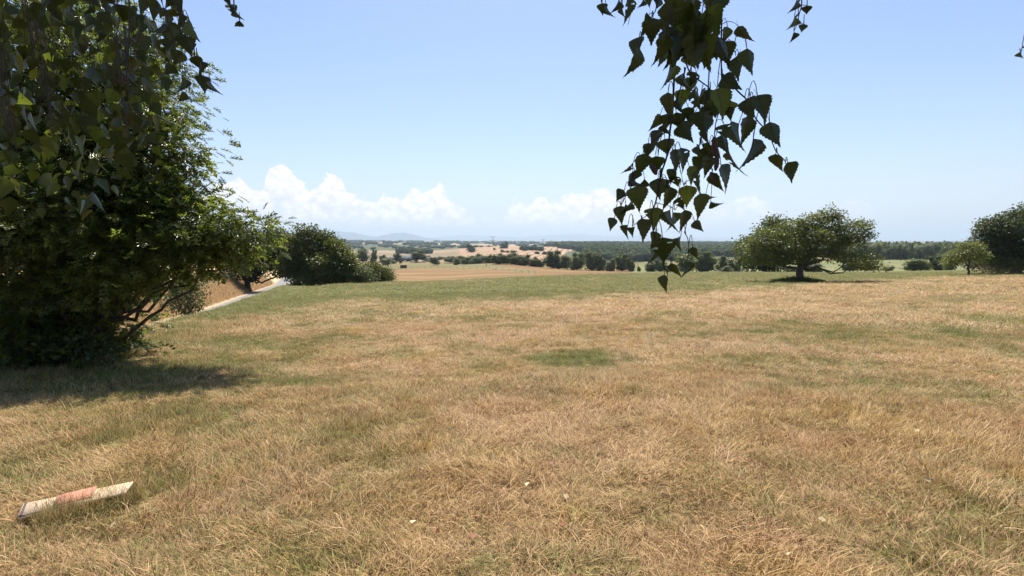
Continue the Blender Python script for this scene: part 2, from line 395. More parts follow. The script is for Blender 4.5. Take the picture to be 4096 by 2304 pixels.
# the lane: worn asphalt between straw verges
def road_fn(n, pos):
    c = n.mix(n.ramp(n.noise(pos, 1.2, 5, .65), .35, .65), (.215, .205, .195), (.29, .275, .26))
    c = n.mix(n.math('MULTIPLY', n.ramp(n.noise(pos, .35, 3, .6), .5, .7), .5), c, (.15, .145, .14))
    e = n.add('ShaderNodeAttribute', attribute_name='rim').outputs['Fac']
    e = n.math('ADD', e, n.math('MULTIPLY', n.noise(pos, 3, 4, .7), .5))
    return n.mix(n.ramp(e, .85, 1.2), c, (.50, .38, .23))
ys = np.concatenate([np.arange(-60, 5, 3.), np.arange(5, 50, .6), np.arange(50, 170, 2.)])
ds = np.array([-1.45, -1.2, -.9, -.4, .0, .4, .9, 1.2, 1.45])
sl = np.interp(ys, RY, np.gradient(RX, RY)); nx = 1 / np.sqrt(1 + sl ** 2); ny = -sl * nx
rxs = np.interp(ys, RY, RX)[:, None] + ds * nx[:, None]; rys = ys[:, None] + ds * ny[:, None]
rzs = np.interp(rys, RY, RZ) + .05 + .03 * (1 - (ds / 1.45) ** 2)
V = np.stack([rxs, rys, rzs], -1).reshape(-1, 3); m9 = len(ds); i = np.arange(len(ys) - 1)[:, None] * m9 + np.arange(m9 - 1)
obj('road', mkmesh('road', V, np.stack([i, i + 1, i + m9 + 1, i + m9], -1).reshape(-1, 4), ground_mat('worn_asphalt', road_fn, .9, (60, .4, .01)),
                   {'rim': np.tile(np.abs(ds) / 1.45, len(ys))}, True), kind='structure')

# mountains far beyond the plain
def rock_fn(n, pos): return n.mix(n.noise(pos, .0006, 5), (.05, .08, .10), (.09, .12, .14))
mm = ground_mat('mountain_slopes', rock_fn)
def ridge(name, pts, Y, depth, seed):
    px = np.arange(pts[0][0], pts[-1][0] + 1, 6.); rw = np.interp(px, [p[0] for p in pts], [p[1] for p in pts])
    rw = rw + (vnoise(px / 22, px * 0, seed, 4) - .5) * 3.5
    V = []
    prof = [(-1, 0), (-.7, .18), (-.45, .45), (-.2, .8), (0, 1), (.3, .7), (1, 0)]
    top = np.array([at(p, r, Y)[2] for p, r in zip(px, rw)])
    for t, k in prof:
        yy = Y + depth * t + (vnoise(px / 30, px * 0 + t * 9, seed + 3) - .5) * depth * .3
        V.append(np.stack([(px - 2048) / 2048 * yy, yy, -60 + (top + 60) * k], -1))
    V = np.array(V).transpose(1, 0, 2).reshape(-1, 3); k = len(prof)
    i = np.arange(len(px) - 1)[:, None] * k + np.arange(k - 1)
    obj(name, mkmesh(name, V, np.stack([i, i + k, i + k + 1, i + 1], -1).reshape(-1, 4), mm, smooth=True), kind='structure')
ridge('mountains', [(600, 975), (900, 950), (1000, 938), (1080, 934), (1160, 942), (1230, 950), (1290, 938), (1322, 922), (1363, 923), (1384, 929), (1422, 930), (1475, 943), (1505, 947), (1545, 939), (1583, 931), (1624, 931), (1661, 938), (1700, 949), (1760, 958), (1850, 966)], 15000, 1500, 5)
ridge('mountains', [(1600, 968), (1750, 948), (1850, 940), (1950, 945), (2080, 948), (2200, 940), (2330, 936), (2400, 943), (2560, 942), (2700, 948), (2850, 950), (3100, 954), (3400, 958), (3700, 964)], 23000, 1800, 8)
ridge('hills', [(900, 966), (1200, 968), (1350, 966), (1420, 963), (1520, 966), (1640, 970), (1780, 966), (1850, 962), (1920, 968), (2000, 968), (2100, 969), (2180, 964), (2260, 968), (2400, 970), (2560, 967), (2700, 966), (2800, 962), (2960, 966), (3200, 966), (3500, 967), (4200, 962)], 6500, 700, 12)

# ------------------------------------------------------------------ vegetation materials
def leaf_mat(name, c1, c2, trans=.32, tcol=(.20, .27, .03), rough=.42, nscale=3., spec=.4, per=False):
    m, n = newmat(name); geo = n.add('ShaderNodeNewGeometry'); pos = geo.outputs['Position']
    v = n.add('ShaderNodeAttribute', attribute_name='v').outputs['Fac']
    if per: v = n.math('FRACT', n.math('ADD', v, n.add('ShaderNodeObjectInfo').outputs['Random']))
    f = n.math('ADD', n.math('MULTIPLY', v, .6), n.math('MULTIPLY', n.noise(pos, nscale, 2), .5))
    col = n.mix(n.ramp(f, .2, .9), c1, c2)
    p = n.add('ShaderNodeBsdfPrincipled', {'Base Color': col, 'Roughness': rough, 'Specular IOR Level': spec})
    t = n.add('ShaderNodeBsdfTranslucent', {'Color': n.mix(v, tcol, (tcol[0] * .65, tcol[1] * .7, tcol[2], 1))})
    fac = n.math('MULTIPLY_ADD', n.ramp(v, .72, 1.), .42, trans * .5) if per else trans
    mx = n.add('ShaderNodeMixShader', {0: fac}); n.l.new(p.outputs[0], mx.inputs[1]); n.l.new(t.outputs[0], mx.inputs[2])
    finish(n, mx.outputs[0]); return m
def bark_mat(name, c1, c2, s=8.):
    m, n = newmat(name); tcn = n.add('ShaderNodeTexCoord').outputs['Object']
    v = n.add('ShaderNodeMapping', {'Vector': tcn, 'Scale': (3, 3, .8)}).outputs[0]
    f = n.noise(v, s, 6, .7)
    p = n.add('ShaderNodeBsdfPrincipled', {'Base Color': n.mix(n.ramp(f, .35, .65), c1, c2), 'Roughness': .9})
    b = n.add('ShaderNodeBump', {'Strength': .8, 'Distance': .03, 'Height': f}); n.l.new(b.outputs[0], p.inputs['Normal'])
    finish(n, p.outputs[0]); return m
def plain_mat(name, c, rough=.7, c2=None, s=3., metallic=0.):
    m, n = newmat(name); tcn = n.add('ShaderNodeTexCoord').outputs['Object']
    col = n.mix(n.ramp(n.noise(tcn, s, 4), .3, .7), c, c2 or tuple(x * .75 for x in c))
    p = n.add('ShaderNodeBsdfPrincipled', {'Base Color': col, 'Roughness': rough, 'Metallic': metallic}); finish(n, p.outputs[0]); return m
M_BARK = bark_mat('grey_brown_bark', (.05, .036, .028), (.11, .083, .065))
M_TWIG = bark_mat('dark_twig_bark', (.035, .025, .02), (.07, .05, .04), 20)
M_OAK = leaf_mat('oak_leaf', (.038, .062, .014), (.088, .118, .030), .36, (.42, .50, .06), .27, 3., .5)
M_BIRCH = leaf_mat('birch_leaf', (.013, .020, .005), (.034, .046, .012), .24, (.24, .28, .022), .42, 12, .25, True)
M_APPLE = leaf_mat('apple_leaf', (.050, .068, .018), (.12, .14, .038), .32, (.30, .33, .04), .42)
M_DARK = leaf_mat('dark_leaf', (.034, .048, .018), (.065, .085, .026), .26, (.15, .19, .025), .5)
M_MID = leaf_mat('hedge_leaf', (.046, .062, .023), (.095, .11, .038), .28, (.21, .24, .035), .7, .5, .2)
M_FAR = leaf_mat('far_tree_leaf', (.034, .048, .020), (.068, .084, .032), .15, (.11, .14, .03), .85, .12, .05)
M_PALE = leaf_mat('pale_leaf', (.085, .10, .04), (.14, .15, .06), .28, (.22, .26, .05), .6)
M_SUM = leaf_mat('yellow_green_leaf', (.085, .105, .022), (.15, .165, .035), .36, (.34, .36, .04), .5)
M_DRYL = leaf_mat('dry_leaf', (.20, .13, .06), (.34, .24, .12), .25, (.4, .26, .1), .7)

# ------------------------------------------------------------------ grass
def tuft(seed, nb, L, lean, R0, w):
    r = np.random.RandomState(seed); Vs = []; Fs = []; at_ = []
    for b in range(nb):
        a = r.uniform(0, 2 * math.pi); rad = R0 * math.sqrt(r.uniform()); p = np.array([rad * math.cos(a), rad * math.sin(a), -.004])
        a2 = r.uniform(0, 2 * math.pi) if seed > 4 or b % 4 == 0 else r.normal() * 1.25; l = L * r.uniform(.45, 1.25); le = np.clip(lean + r.normal() * .22, .05, 1.45)
        ww = w * r.uniform(.6, 1.4); side = np.array([-math.sin(a2), math.cos(a2), 0]); c = []
        curl = r.uniform(.1, .9); tw = r.normal() * .5
        for t in (0, .4, .75, 1.):
            ang = le * .55 + curl * t * le; dirr = np.array([math.cos(a2 + tw * t) * math.sin(ang), math.sin(a2 + tw * t) * math.sin(ang), math.cos(ang)])
            c.append((p.copy(), ww * (1 - t) ** .6)); p = p + dirr * l * .33; p[2] = max(p[2], .003 + .012 * r.uniform())
        base = len(Vs)
        for q, wd in c[:3]: Vs.append(q - side * wd / 2); Vs.append(q + side * wd / 2)
        Vs.append(c[3][0]); Fs += [[base, base + 1, base + 3], [base, base + 3, base + 2], [base + 2, base + 3, base + 5], [base + 2, base + 5, base + 4], [base + 4, base + 5, base + 6]]
        at_ += [r.uniform()] * 7
    return mkmesh('tuft', np.array(Vs), np.array(Fs), None, {'bl': at_})
def grass_mat():
    m, n = newmat('grass_blades'); pos = n.add('ShaderNodeNewGeometry').outputs['Position']
    g = n.add('ShaderNodeAttribute', attribute_name='green', attribute_type='INSTANCER').outputs['Fac']
    b = n.add('ShaderNodeAttribute', attribute_name='bl').outputs['Fac']
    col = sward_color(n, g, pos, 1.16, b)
    d = n.add('ShaderNodeBsdfPrincipled', {'Base Color': col, 'Roughness': .6, 'Specular IOR Level': .25})
    t = n.add('ShaderNodeBsdfTranslucent', {'Color': col}); mx = n.add('ShaderNodeMixShader', {0: .28})
    n.l.new(d.outputs[0], mx.inputs[1]); n.l.new(t.outputs[0], mx.inputs[2]); finish(n, mx.outputs[0]); return m
M_GRASS = grass_mat()
tcol = bpy.data.collections.new('tuft_kinds')
specs = [(1, 44, .085, 1.2, .11, .0046), (2, 44, .10, 1.3, .12, .0042), (3, 44, .065, 1.0, .10, .0050), (4, 34, .14, 1.35, .13, .0040),
         (5, 36, .07, .6, .08, .0052), (6, 38, .09, .7, .10, .0048), (7, 12, .26, 1.3, .10, .0042)]
for i, s in enumerate(specs):
    me = tuft(*s); me.materials.append(M_GRASS); o = bpy.data.objects.new('tuft_%d' % i, me); tcol.objects.link(o)
def scatter_group(col):
    g = bpy.data.node_groups.new('scatter_tufts', 'GeometryNodeTree')
    g.interface.new_socket('Geometry', in_out='INPUT', socket_type='NodeSocketGeometry'); g.interface.new_socket('Geometry', in_out='OUTPUT', socket_type='NodeSocketGeometry')
    N = g.nodes; L = g.links; gi = N.new('NodeGroupInput'); go = N.new('NodeGroupOutput')
    ip = N.new('GeometryNodeInstanceOnPoints'); ci = N.new('GeometryNodeCollectionInfo')
    ci.inputs['Collection'].default_value = col; ci.inputs['Separate Children'].default_value = True; ci.inputs['Reset Children'].default_value = True
    def na(nm, ty='FLOAT'):
        a = N.new('GeometryNodeInputNamedAttribute'); a.data_type = ty; a.inputs[0].default_value = nm; return [o for o in a.outputs if o.enabled][0]
    cr = N.new('ShaderNodeCombineXYZ'); L.new(na('rot'), cr.inputs[2]); L.new(na('tx'), cr.inputs[0])
    L.new(gi.outputs[0], ip.inputs['Points']); L.new(ci.outputs[0], ip.inputs['Instance']); ip.inputs['Pick Instance'].default_value = True
    L.new(na('kind_i', 'INT'), ip.inputs['Instance Index']); L.new(cr.outputs[0], ip.inputs['Rotation'])
    cs_ = N.new('ShaderNodeCombineXYZ'); L.new(na('scl'), cs_.inputs[0]); L.new(na('scl'), cs_.inputs[1]); L.new(na('sz'), cs_.inputs[2])
    L.new(cs_.outputs[0], ip.inputs['Scale']); L.new(ip.outputs[0], go.inputs[0]); return g
SG = scatter_group(tcol)
def scatter(name, x, y, z, scl, sz, kind, green, seed=0, **props):
    r = np.random.RandomState(seed); n = len(x)
    me = bpy.data.meshes.new(name); me.vertices.add(n); me.vertices.foreach_set('co', np.stack([x, y, z], -1).astype(np.float32).ravel())
    for k, v in (('rot', vnoise(np.asarray(x) * .9, np.asarray(y) * .9, 61, 2) * 16 + r.normal(0, .45, n)), ('tx', r.normal(0, .12, n)), ('scl', scl), ('sz', sz), ('green', green)):
        a = me.attributes.new(k, 'FLOAT', 'POINT'); a.data.foreach_set('value', np.asarray(v, np.float32))
    a = me.attributes.new('kind_i', 'INT', 'POINT'); a.data.foreach_set('value', np.asarray(kind, np.int32))
    o = obj(name, me, kind='stuff', **props); md = o.modifiers.new('tufts', 'NODES'); md.node_group = SG; return o
xs, ys_, sc_, sz_ = [], [], [], []
for r0, r1, dens, s, hz in ((.9, 4, 420, .66, .55), (4, 8, 250, .78, .6), (8, 15, 95, 1.15, .75), (15, 30, 24, 2.3, 1.1), (30, 85, 5.0, 4.2, 1.6)):
    n = int(dens * (r1 * r1 - r0 * r0) * .5 * math.radians(106)); a = np.radians(R.uniform(-53, 53, n)); r = np.sqrt(R.uniform(r0 * r0, r1 * r1, n))
    xs.append(r * np.sin(a)); ys_.append(r * np.cos(a)); sc_.append(s * R.uniform(.7, 1.3, n)); sz_.append(hz * R.uniform(.7, 1.3, n))
# a thinner ring all round the place for other viewpoints
n = 9000; a = R.uniform(0, 6.28, n); r = np.sqrt(R.uniform(.05, 49, n)); xs.append(r * np.sin(a)); ys_.append(r * np.cos(a)); sc_.append(R.uniform(.9, 1.5, n)); sz_.append(R.uniform(.8, 1.3, n))
gx, gy, gs, gz_ = map(np.concatenate, (xs, ys_, sc_, sz_))
keep = (field_kind(gx, gy) == 0) & ((np.abs(gx) < 60)) & ~((vnoise(gx * 2.6, gy * 2.6, 71, 3) > .70) & (R.uniform(size=len(gx)) < .75))
ax_, ay_ = 3.78, 1.0
gx, gy, gs, gz_ = gx[keep], gy[keep], gs[keep], gz_[keep]
gg = greenness(gx, gy); zz = H(gx, gy)
lush = gg > .55
thick = .65 + .7 * vnoise(gx * .8, gy * .8, 31, 3) 
kd = np.where(lush, R.randint(4, 6, len(gx)), R.choice([0, 1, 2, 3, 3, 0, 1, 4, 5], len(gx)))
kd = np.where((R.uniform(size=len(gx)) < .012) & (gy < 14), 6, kd)
scatter('grass', gx, gy, zz, gs, gz_ * thick, kd, gg, 5)
n = 260; a = np.radians(R.uniform(-50, 50, n)); q_ = np.sqrt(R.uniform(3.5, 260, n)); wx_, wy_ = q_ * np.sin(a), q_ * np.cos(a); kp = field_kind(wx_, wy_) == 0; wx_, wy_ = wx_[kp], wy_[kp]; n = len(wx_)
scatter('weed_tufts', wx_, wy_, H(wx_, wy_), R.uniform(.5, 1.1, n) + np.hypot(wx_, wy_) * .03, R.uniform(.7, 1.2, n), R.choice([4, 5], n), np.full(n, .95), 15)
# long dry grass on the far bank of the lane
n = 30000; yy = R.uniform(7, 75, n); dd = -R.uniform(1.7, 6.5, n); xx = np.interp(yy, RY, RX) + dd * 1.1
scatter('bank_grass', xx, yy, H(xx, yy), np.full(n, 1.0) + yy / 22, .9 + R.uniform(0, 1.5, n) + yy / 60, R.choice([0, 1, 3, 5, 6], n), np.clip(vnoise(xx * .4, yy * .4, 44) * .5 - .05, 0, 1) * .6, 6)
# verge on the lawn side
n = 9000; yy = R.uniform(3, 60, n); dd = R.uniform(1.25, 4.2, n); xx = np.interp(yy, RY, RX) + dd * 1.1
scatter('verge_grass', xx, yy, H(xx, yy), 1 + yy / 18, .9 + R.uniform(0, 1.0, n), R.choice([0, 1, 4, 5], n), greenness(xx, yy), 7)

# ------------------------------------------------------------------ trees
QV = np.array([[0, 0, 0], [.32, .5, .06], [0, 1, 0], [-.32, .5, .06]]); QF = [np.array([[0, 1, 2], [0, 2, 3]])]
def oak_template():
    half = [(0.02, 0.0), (.05, .06), (.16, .16), (.27, .13), (.13, .27), (.30, .42), (.46, .43), (.20, .52), (.31, .72), (.40, .80), (.15, .76), (.10, .90), (.0, 1.0)]
    V = [[x, y, abs(x) * .28 - .12 * y * y] for x, y in half] + [[-x, y, abs(x) * .28 - .12 * y * y] for x, y in half[:-1]] 
    mid = [[0, y, -.12 * y * y] for y in (.05, .3, .55, .78)]
    b = len(V); V += mid; L = len(half); F = []
    def m(y): return b + int(np.argmin([abs(q[1] - y) for q in mid]))
    for s in (0, 1):
        ids = list(range(L)) if s == 0 else [L + q for q in range(L - 1)] + [L - 1]
        for q in range(L - 1):
            yb = (half[q][1] + half[q + 1][1]) / 2; F.append([ids[q], ids[q + 1], m(yb)])
        for q in range(3):
            pass
    for q in range(3): F.append([b + q, b + q + 1, ids[0] if False else b + q])
    F = [f for f in F if len(set(f)) == 3]
    # close the gaps along the rib with wedges
    F += [[b, b + 1, 4], [b, b + 1, L + 4], [b + 1, b + 2, 7], [b + 1, b + 2, L + 7], [b + 2, b + 3, 10], [b + 2, b + 3, L + 10]]
    return np.array(V, float), [np.array(F)]
OV, OF = oak_template()
def sample_lobes(lobes, n, r, shell=.45):
    L = np.array(lobes, float); vol = L[:, 3] * L[:, 4] * L[:, 5]; vol = vol ** .66; k = r.choice(len(L), n, p=vol / vol.sum())
    d = rnddir(r, n); rad = (shell + (1 - shell) * r.uniform(size=n)) ** .7
    rad = np.clip(rad + r.normal(size=n) * .10, 0, 1.3)
    return L[k, :3] + d * L[k, 3:] * rad[:, None], d, k
def foliage(lobes, nclump, per, leaf, r, clump=.35, tv=QV, tf=QF, flat=.5, droop=.3, shell=.45, up=.75):
    cen, d, k = sample_lobes(lobes, nclump, r, shell)
    cc = np.repeat(cen, per, 0); dd = np.repeat(d, per, 0); n = len(cc)
    off = r.normal(size=(n, 3)) * clump * [1, 1, flat]; pos = cc + off
    ax = off / (clump + 1e-6) * .6 + dd * .7 + r.normal(size=(n, 3)) * .5 + [0, 0, -droop]
    nm = np.array([0, -.1, up]) + r.normal(size=(n, 3)) * .65 + dd * .35
    sz = leaf * r.uniform(.65, 1.35, n)
    V, F = place_template(tv, tf, pos, ax, nm, sz)
    v = np.repeat(np.clip(np.repeat(r.uniform(size=nclump), per) * .6 + r.uniform(size=n) * .4, 0, 1), len(tv))
    return V, F, v, cen, (pos, ax, nm, sz)
def skeleton(base, H0, lobes, cen, r, r0, nb=60, lean=(0, 0), fork=.35, sides=7, limb=.42):
    """trunk, a limb into each lobe, twigs from the limbs to some clumps"""
    base = np.asarray(base, float); parts = []
    topz = H0 * fork; tp = base + [lean[0], lean[1], topz]
    P = bez(base - [0, 0, .15], tp, (r.normal() * .04, r.normal() * .04, 0), 7, r); rad = np.linspace(r0 * 1.25, r0 * .75, 7); rad[0] *= 1.3
    parts.append(tube(P, rad, sides + 3)); pts = []
    for L in lobes:
        c = np.array(L[:3]); e = c + (c - tp) * .02
        st = P[-1 - r.randint(0, 3)]
        q = bez(st, e, (0, 0, -.06 * np.linalg.norm(e - st) + r.normal() * .05), 9, r); parts.append(tube(q, np.linspace(r0 * limb, r0 * .07, 9), sides)); pts.append(q[3:])
    pts = np.concatenate(pts)
    for c in cen[r.permutation(len(cen))[:nb]]:
        j = np.argmin(np.sum((pts - c) ** 2, 1) + (pts[:, 2] > c[2] + .3) * 4); s = pts[j]
        q = bez(s, c, (0, 0, .08 * np.linalg.norm(c - s)), 5, r); parts.append(tube(q, np.linspace(r0 * .13, r0 * .03, 5), 4))
    return merge(parts)
def px_lobes(lst, y, dy=1.0):
    """lobes given by image position at a distance: (px,row,rx,ry[,depth offset]) -> metres"""
    out = []
    for l in lst:
        yo = y + (l[4] if len(l) > 4 else 0); p = at(l[0], l[1], yo); k = yo / 2048.
        out.append((p[0], p[1], p[2], l[2] * k, (l[2] + l[3]) * .5 * k * dy, l[3] * k))
    return out
def build_tree(name, label, cat, base, lobes, H0, r0, leafm, nclump, per, leaf, seed, clump=.35, nb=60, fork=.3, flat=.5, tv=QV, tf=QF, group=None, shell=.45, lean=(0, 0), droop=.3, limb=.42, bumps=4, up=.75):
    r = np.random.RandomState(seed); base = np.asarray(base, float)
    lob = [(l[0] - base[0], l[1] - base[1], l[2] - base[2], *l[3:]) for l in lobes]
    ex = []
    for l in lob:
        for q in range(bumps):
            d_ = rnddir(r, 1)[0]; d_[2] = abs(d_[2]) * .8; s_ = r.uniform(.16, .38)
            ex.append((l[0] + d_[0] * l[3] * .95, l[1] + d_[1] * l[4] * .95, l[2] + d_[2] * l[5] * 1.0, l[3] * s_, l[4] * s_, l[5] * s_ * 1.1))
    t = thing(name, label, cat, base, group=group)
    V, F, v, cen, info = foliage(lob + ex, nclump, per, leaf, r, clump, tv, tf, flat, droop, shell, up)
    TV, TF = skeleton((0, 0, 0), H0, lob, cen, r, r0, nb, lean, fork, limb=limb)
    obj('trunk', mkmesh('trunk', TV, TF, M_BARK, smooth=True), t)
    return t, V, F, v, info

# --- the red oak that fills the left of the view
OB = np.array([-6.75, 8.2, 0]); OB[2] = h1(OB[0], OB[1])
oak_px = [(250, 300, 420, 330, 1.2), (350, 400, 250, 250, .3), (490, 660, 250, 170, -.1), (150, 700, 420, 260, .4), (330, 900, 380, 150, -.2), (600, 810, 180, 110, -.2), (570, 590, 110, 90, 0),
          (840, 945, 130, 80, -.35), (920, 925, 85, 58, -.45), (975, 895, 42, 32, -.5), (880, 1010, 100, 55, -.4), (740, 900, 110, 90, -.3), (730, 640, 60, 65, 0), (745, 780, 55, 60, 0), (660, 480, 60, 60, 0), (780, 1010, 150, 70, -.4), (640, 1050, 150, 60, -.2), (500, 1130, 130, 50, .1), (460, 1320, 80, 40, .1), (120, 1000, 330, 170, -.2), (120, 1210, 300, 130, 0), (270, 1290, 150, 80, .1), (40, 1330, 200, 90, -.6), (250, 1380, 130, 50, -.5), (330, 1130, 170, 100, -.5), (200, 850, 300, 200, -.9), (480, 1010, 200, 120, -.8), (-250, 600, 420, 420, .8)]
olob = px_lobes(oak_px, 8.2, .95)
t, V, F, v, info = build_tree('oak_tree', 'big red oak with deeply lobed leaves and branches sweeping to the ground beside the lane', 'tree', OB, olob, 9, .15, M_OAK, 2600, 13, .175, 11,
                              clump=.25, nb=380, fork=.06, tv=OV, tf=OF, flat=.42, shell=.5, droop=.35, limb=.24, bumps=1, up=1.25)
pos = info[0]
# the 300 lobed leaves that show largest (nearest the viewer) are parts, the rest one mass
wp = pos + OB; dist = np.linalg.norm(wp - EYE, axis=1); pxx = 2048 + wp[:, 0] / wp[:, 1] * 2048; rww = 960 - (wp[:, 2] - 1.6) / wp[:, 1] * 2048
score = np.where((pxx > 0) & (pxx < 1150) & (rww > 350) & (rww < 1250), dist, 1e3) - info[3] * 12
score = score - .8 * sstep(600, 1000, pxx)
big = np.argsort(score)[:300]; isb = np.zeros(len(pos), bool); isb[big] = True
kk = len(OV); keepv = np.repeat(~isb, kk)
new = np.cumsum(keepv) - 1; Fk = [new[f[keepv[f[:, 0]]]] for f in F]
obj('crown', mkmesh('crown', V[keepv], Fk, M_OAK, {'v': v[keepv]}), t, kind='stuff')
lm = [mkmesh('oak_leaf', OV * [1 + .1 * q, 1, 1 + .6 * q], OF, M_OAK, {'v': np.full(len(OV), vv)}) for q, vv in ((-.5, .2), (0, .5), (.6, .8), (1, .35))]
S, A, N = frames(info[1][big], info[2][big])
for j, b in enumerate(big):
    o = obj('leaf', lm[j % 4], t); s_ = info[3][b]
    o.matrix_local = Matrix([[*(S[j][q], A[j][q], N[j][q]), 0] for q in range(3)] + [[0, 0, 0, 1]]).normalized().to_4x4()
    o.location = pos[b]; o.scale = (s_, s_, s_)

def finish_crown(t, V, F, v, m, nm='crown'): return obj(nm, mkmesh(nm, V, F, m, {'v': v}), t, kind='stuff')
# dark undergrowth at the oak's foot
ub = gray(330, 1450); r = np.random.RandomState(3)
lob = px_lobes([(560, 1412, 90, 22, .3), (40, 1300, 200, 90), (220, 1350, 170, 75), (420, 1385, 100, 40), (370, 1400, 90, 50, -1.1), (150, 1400, 160, 45, -.9), (380, 1420, 110, 40)], 8.6)
t, V, F, v, info = build_tree('bramble_bush', 'dark tangled bramble growing round the foot of the big oak', 'bush', (-7.2, 8.9, h1(-7.2, 8.9)), lob, 1.5, .03, M_DARK, 800, 12, .07, 31, clump=.14, nb=120, fork=.1, shell=.2)
finish_crown(t, V, F, v, M_DARK)

# --- roadside trees and bushes
def px_tree(name, label, cat, px, y, lobes_px, r0, m, ncl, per, leaf, seed, **kw):
    b = gp(px, y); lob = px_lobes(lobes_px, y); Ht = max(l[2] + l[5] for l in lob) - b[2]
    t, V, F, v, info = build_tree(name, label, cat, b, lob, Ht, r0, m, ncl, per, leaf, seed, **kw); finish_crown(t, V, F, v, m); return t
px_tree('small_tree', 'short dusty thorn tree with dry brown foliage on the bank just behind the big oak', 'tree', 745, 21,
        [(745, 1130, 70, 50), (700, 1180, 60, 45), (770, 1200, 45, 45), (740, 1235, 50, 30)], .16, M_PALE, 330, 10, .10, 41, clump=.22, nb=80, fork=.25)
px_tree('roadside_tree', 'dark spreading tree on the bank leaning its crown over the narrow lane', 'tree', 985, 54,
        [(985, 1010, 75, 60), (1040, 975, 85, 50), (1100, 1010, 90, 60), (1060, 1050, 90, 55), (960, 1080, 60, 50), (1140, 1060, 80, 55), (1190, 1085, 55, 40), (1150, 1000, 65, 52), (1185, 1040, 55, 50), (1125, 965, 45, 30), (1100, 955, 55, 34), (1140, 985, 60, 48), (930, 1050, 55, 60), (1000, 1100, 30, 30)], .3, M_DARK, 1300, 13, .24, 42, clump=.32, nb=80, fork=.25)
px_tree('roadside_tree', 'tallest leafy tree of the roadside clump where the lane disappears', 'tree', 1235, 50,
        [(1240, 955, 60, 34, 1), (1165, 985, 45, 40), (1165, 1060, 55, 55), (1200, 1000, 65, 55), (1270, 1025, 70, 48), (1290, 960, 30, 22), (1215, 925, 24, 24), (1250, 925, 22, 16), (1305, 948, 32, 26), (1330, 1000, 60, 50), (1190, 1070, 70, 50), (1230, 1100, 80, 45), (1290, 1070, 80, 60)], .3, M_MID, 1400, 13, .22, 43, clump=.30, nb=80, fork=.2)
px_tree('roadside_tree', 'bushy olive green tree forming the shoulder of the roadside clump', 'tree', 1370, 49,
        [(1340, 1000, 40, 34), (1385, 1030, 32, 32), (1330, 1060, 80, 60), (1385, 1065, 45, 42), (1310, 1110, 90, 45), (1375, 1100, 70, 45), (1345, 985, 30, 22), (1235, 1125, 70, 35)], .2, M_APPLE, 1200, 13, .19, 44, clump=.28, nb=60, fork=.15)
px_tree('hedge_bush', 'scruffy open bush with stems showing, first beyond the roadside trees', 'bush', 1440, 49, [(1440, 1090, 42, 34), (1420, 1105, 46, 26), (1465, 1105, 35, 24)], .08, M_PALE, 330, 10, .17, 45, clump=.3, nb=60, fork=.1)
px_tree('hedge_bush', 'rounded middle bush of the low scruffy hedge beside the meadow', 'bush', 1500, 51, [(1500, 1084, 38, 30), (1480, 1104, 38, 24), (1525, 1102, 32, 24)], .08, M_MID, 380, 10, .17, 46, clump=.3, nb=60, fork=.1)
px_tree('hedge_bush', 'last thin bush at the meadow end of the low scruffy hedge', 'bush', 1550, 52, [(1545, 1098, 20, 26), (1552, 1110, 15, 15)], .06, M_PALE, 170, 9, .15, 47, clump=.26, nb=40, fork=.1)

# --- lone apple tree
px_tree('apple_tree', 'lone spreading fruit tree with a stout leaning trunk standing in the mown meadow', 'tree', 3197, 40,
        [(3020, 1010, 55, 48), (3080, 965, 75, 48), (3170, 920, 62, 40), (3160, 985, 110, 65), (3260, 970, 100, 70), (3330, 910, 55, 50), (3318, 850, 15, 34), (3348, 858, 18, 26), (3295, 875, 16, 16), (3235, 893, 42, 26), (3270, 880, 40, 30), (3400, 915, 75, 42), (3450, 905, 42, 22), (3380, 1000, 85, 55), (3440, 945, 50, 18), (3440, 1045, 70, 35), (3505, 1068, 34, 18), (3070, 1025, 85, 38), (3190, 1030, 80, 35)],
        .27, M_APPLE, 2000, 13, .15, 51, clump=.19, nb=140, fork=.24, lean=(.15, 0), bumps=3, limb=.32)
b = gp(3197, 40)
t = thing('weed_patch', 'ring of rough unmown weeds round the foot of the lone fruit tree', 'weeds', b)
r = np.random.RandomState(5); n = 2600; a = r.uniform(0, 6.28, n); q = np.sqrt(r.uniform(size=n)); wx = q * 2.1 * np.cos(a); wy = q * 1.0 * np.sin(a)
cc = np.stack([wx, wy, H(wx + b[0], wy + b[1]) - b[2]], -1); hh = .32 * (1.15 - q) * r.uniform(.5, 1.7, n) + .12
V, F = place_template(np.array([[-.05, 0, 0], [.05, 0, 0], [.035, .6, .1], [0, 1, .3]]), [np.array([[0, 1, 2], [0, 2, 3]])], cc, np.stack([r.normal(size=n) * .4, r.normal(size=n) * .4, np.ones(n)], -1), rnddir(r, n), hh)
obj('weeds', mkmesh('weeds', V, F, M_MID, {'v': np.repeat(r.uniform(size=n), 4)}), t, kind='stuff')
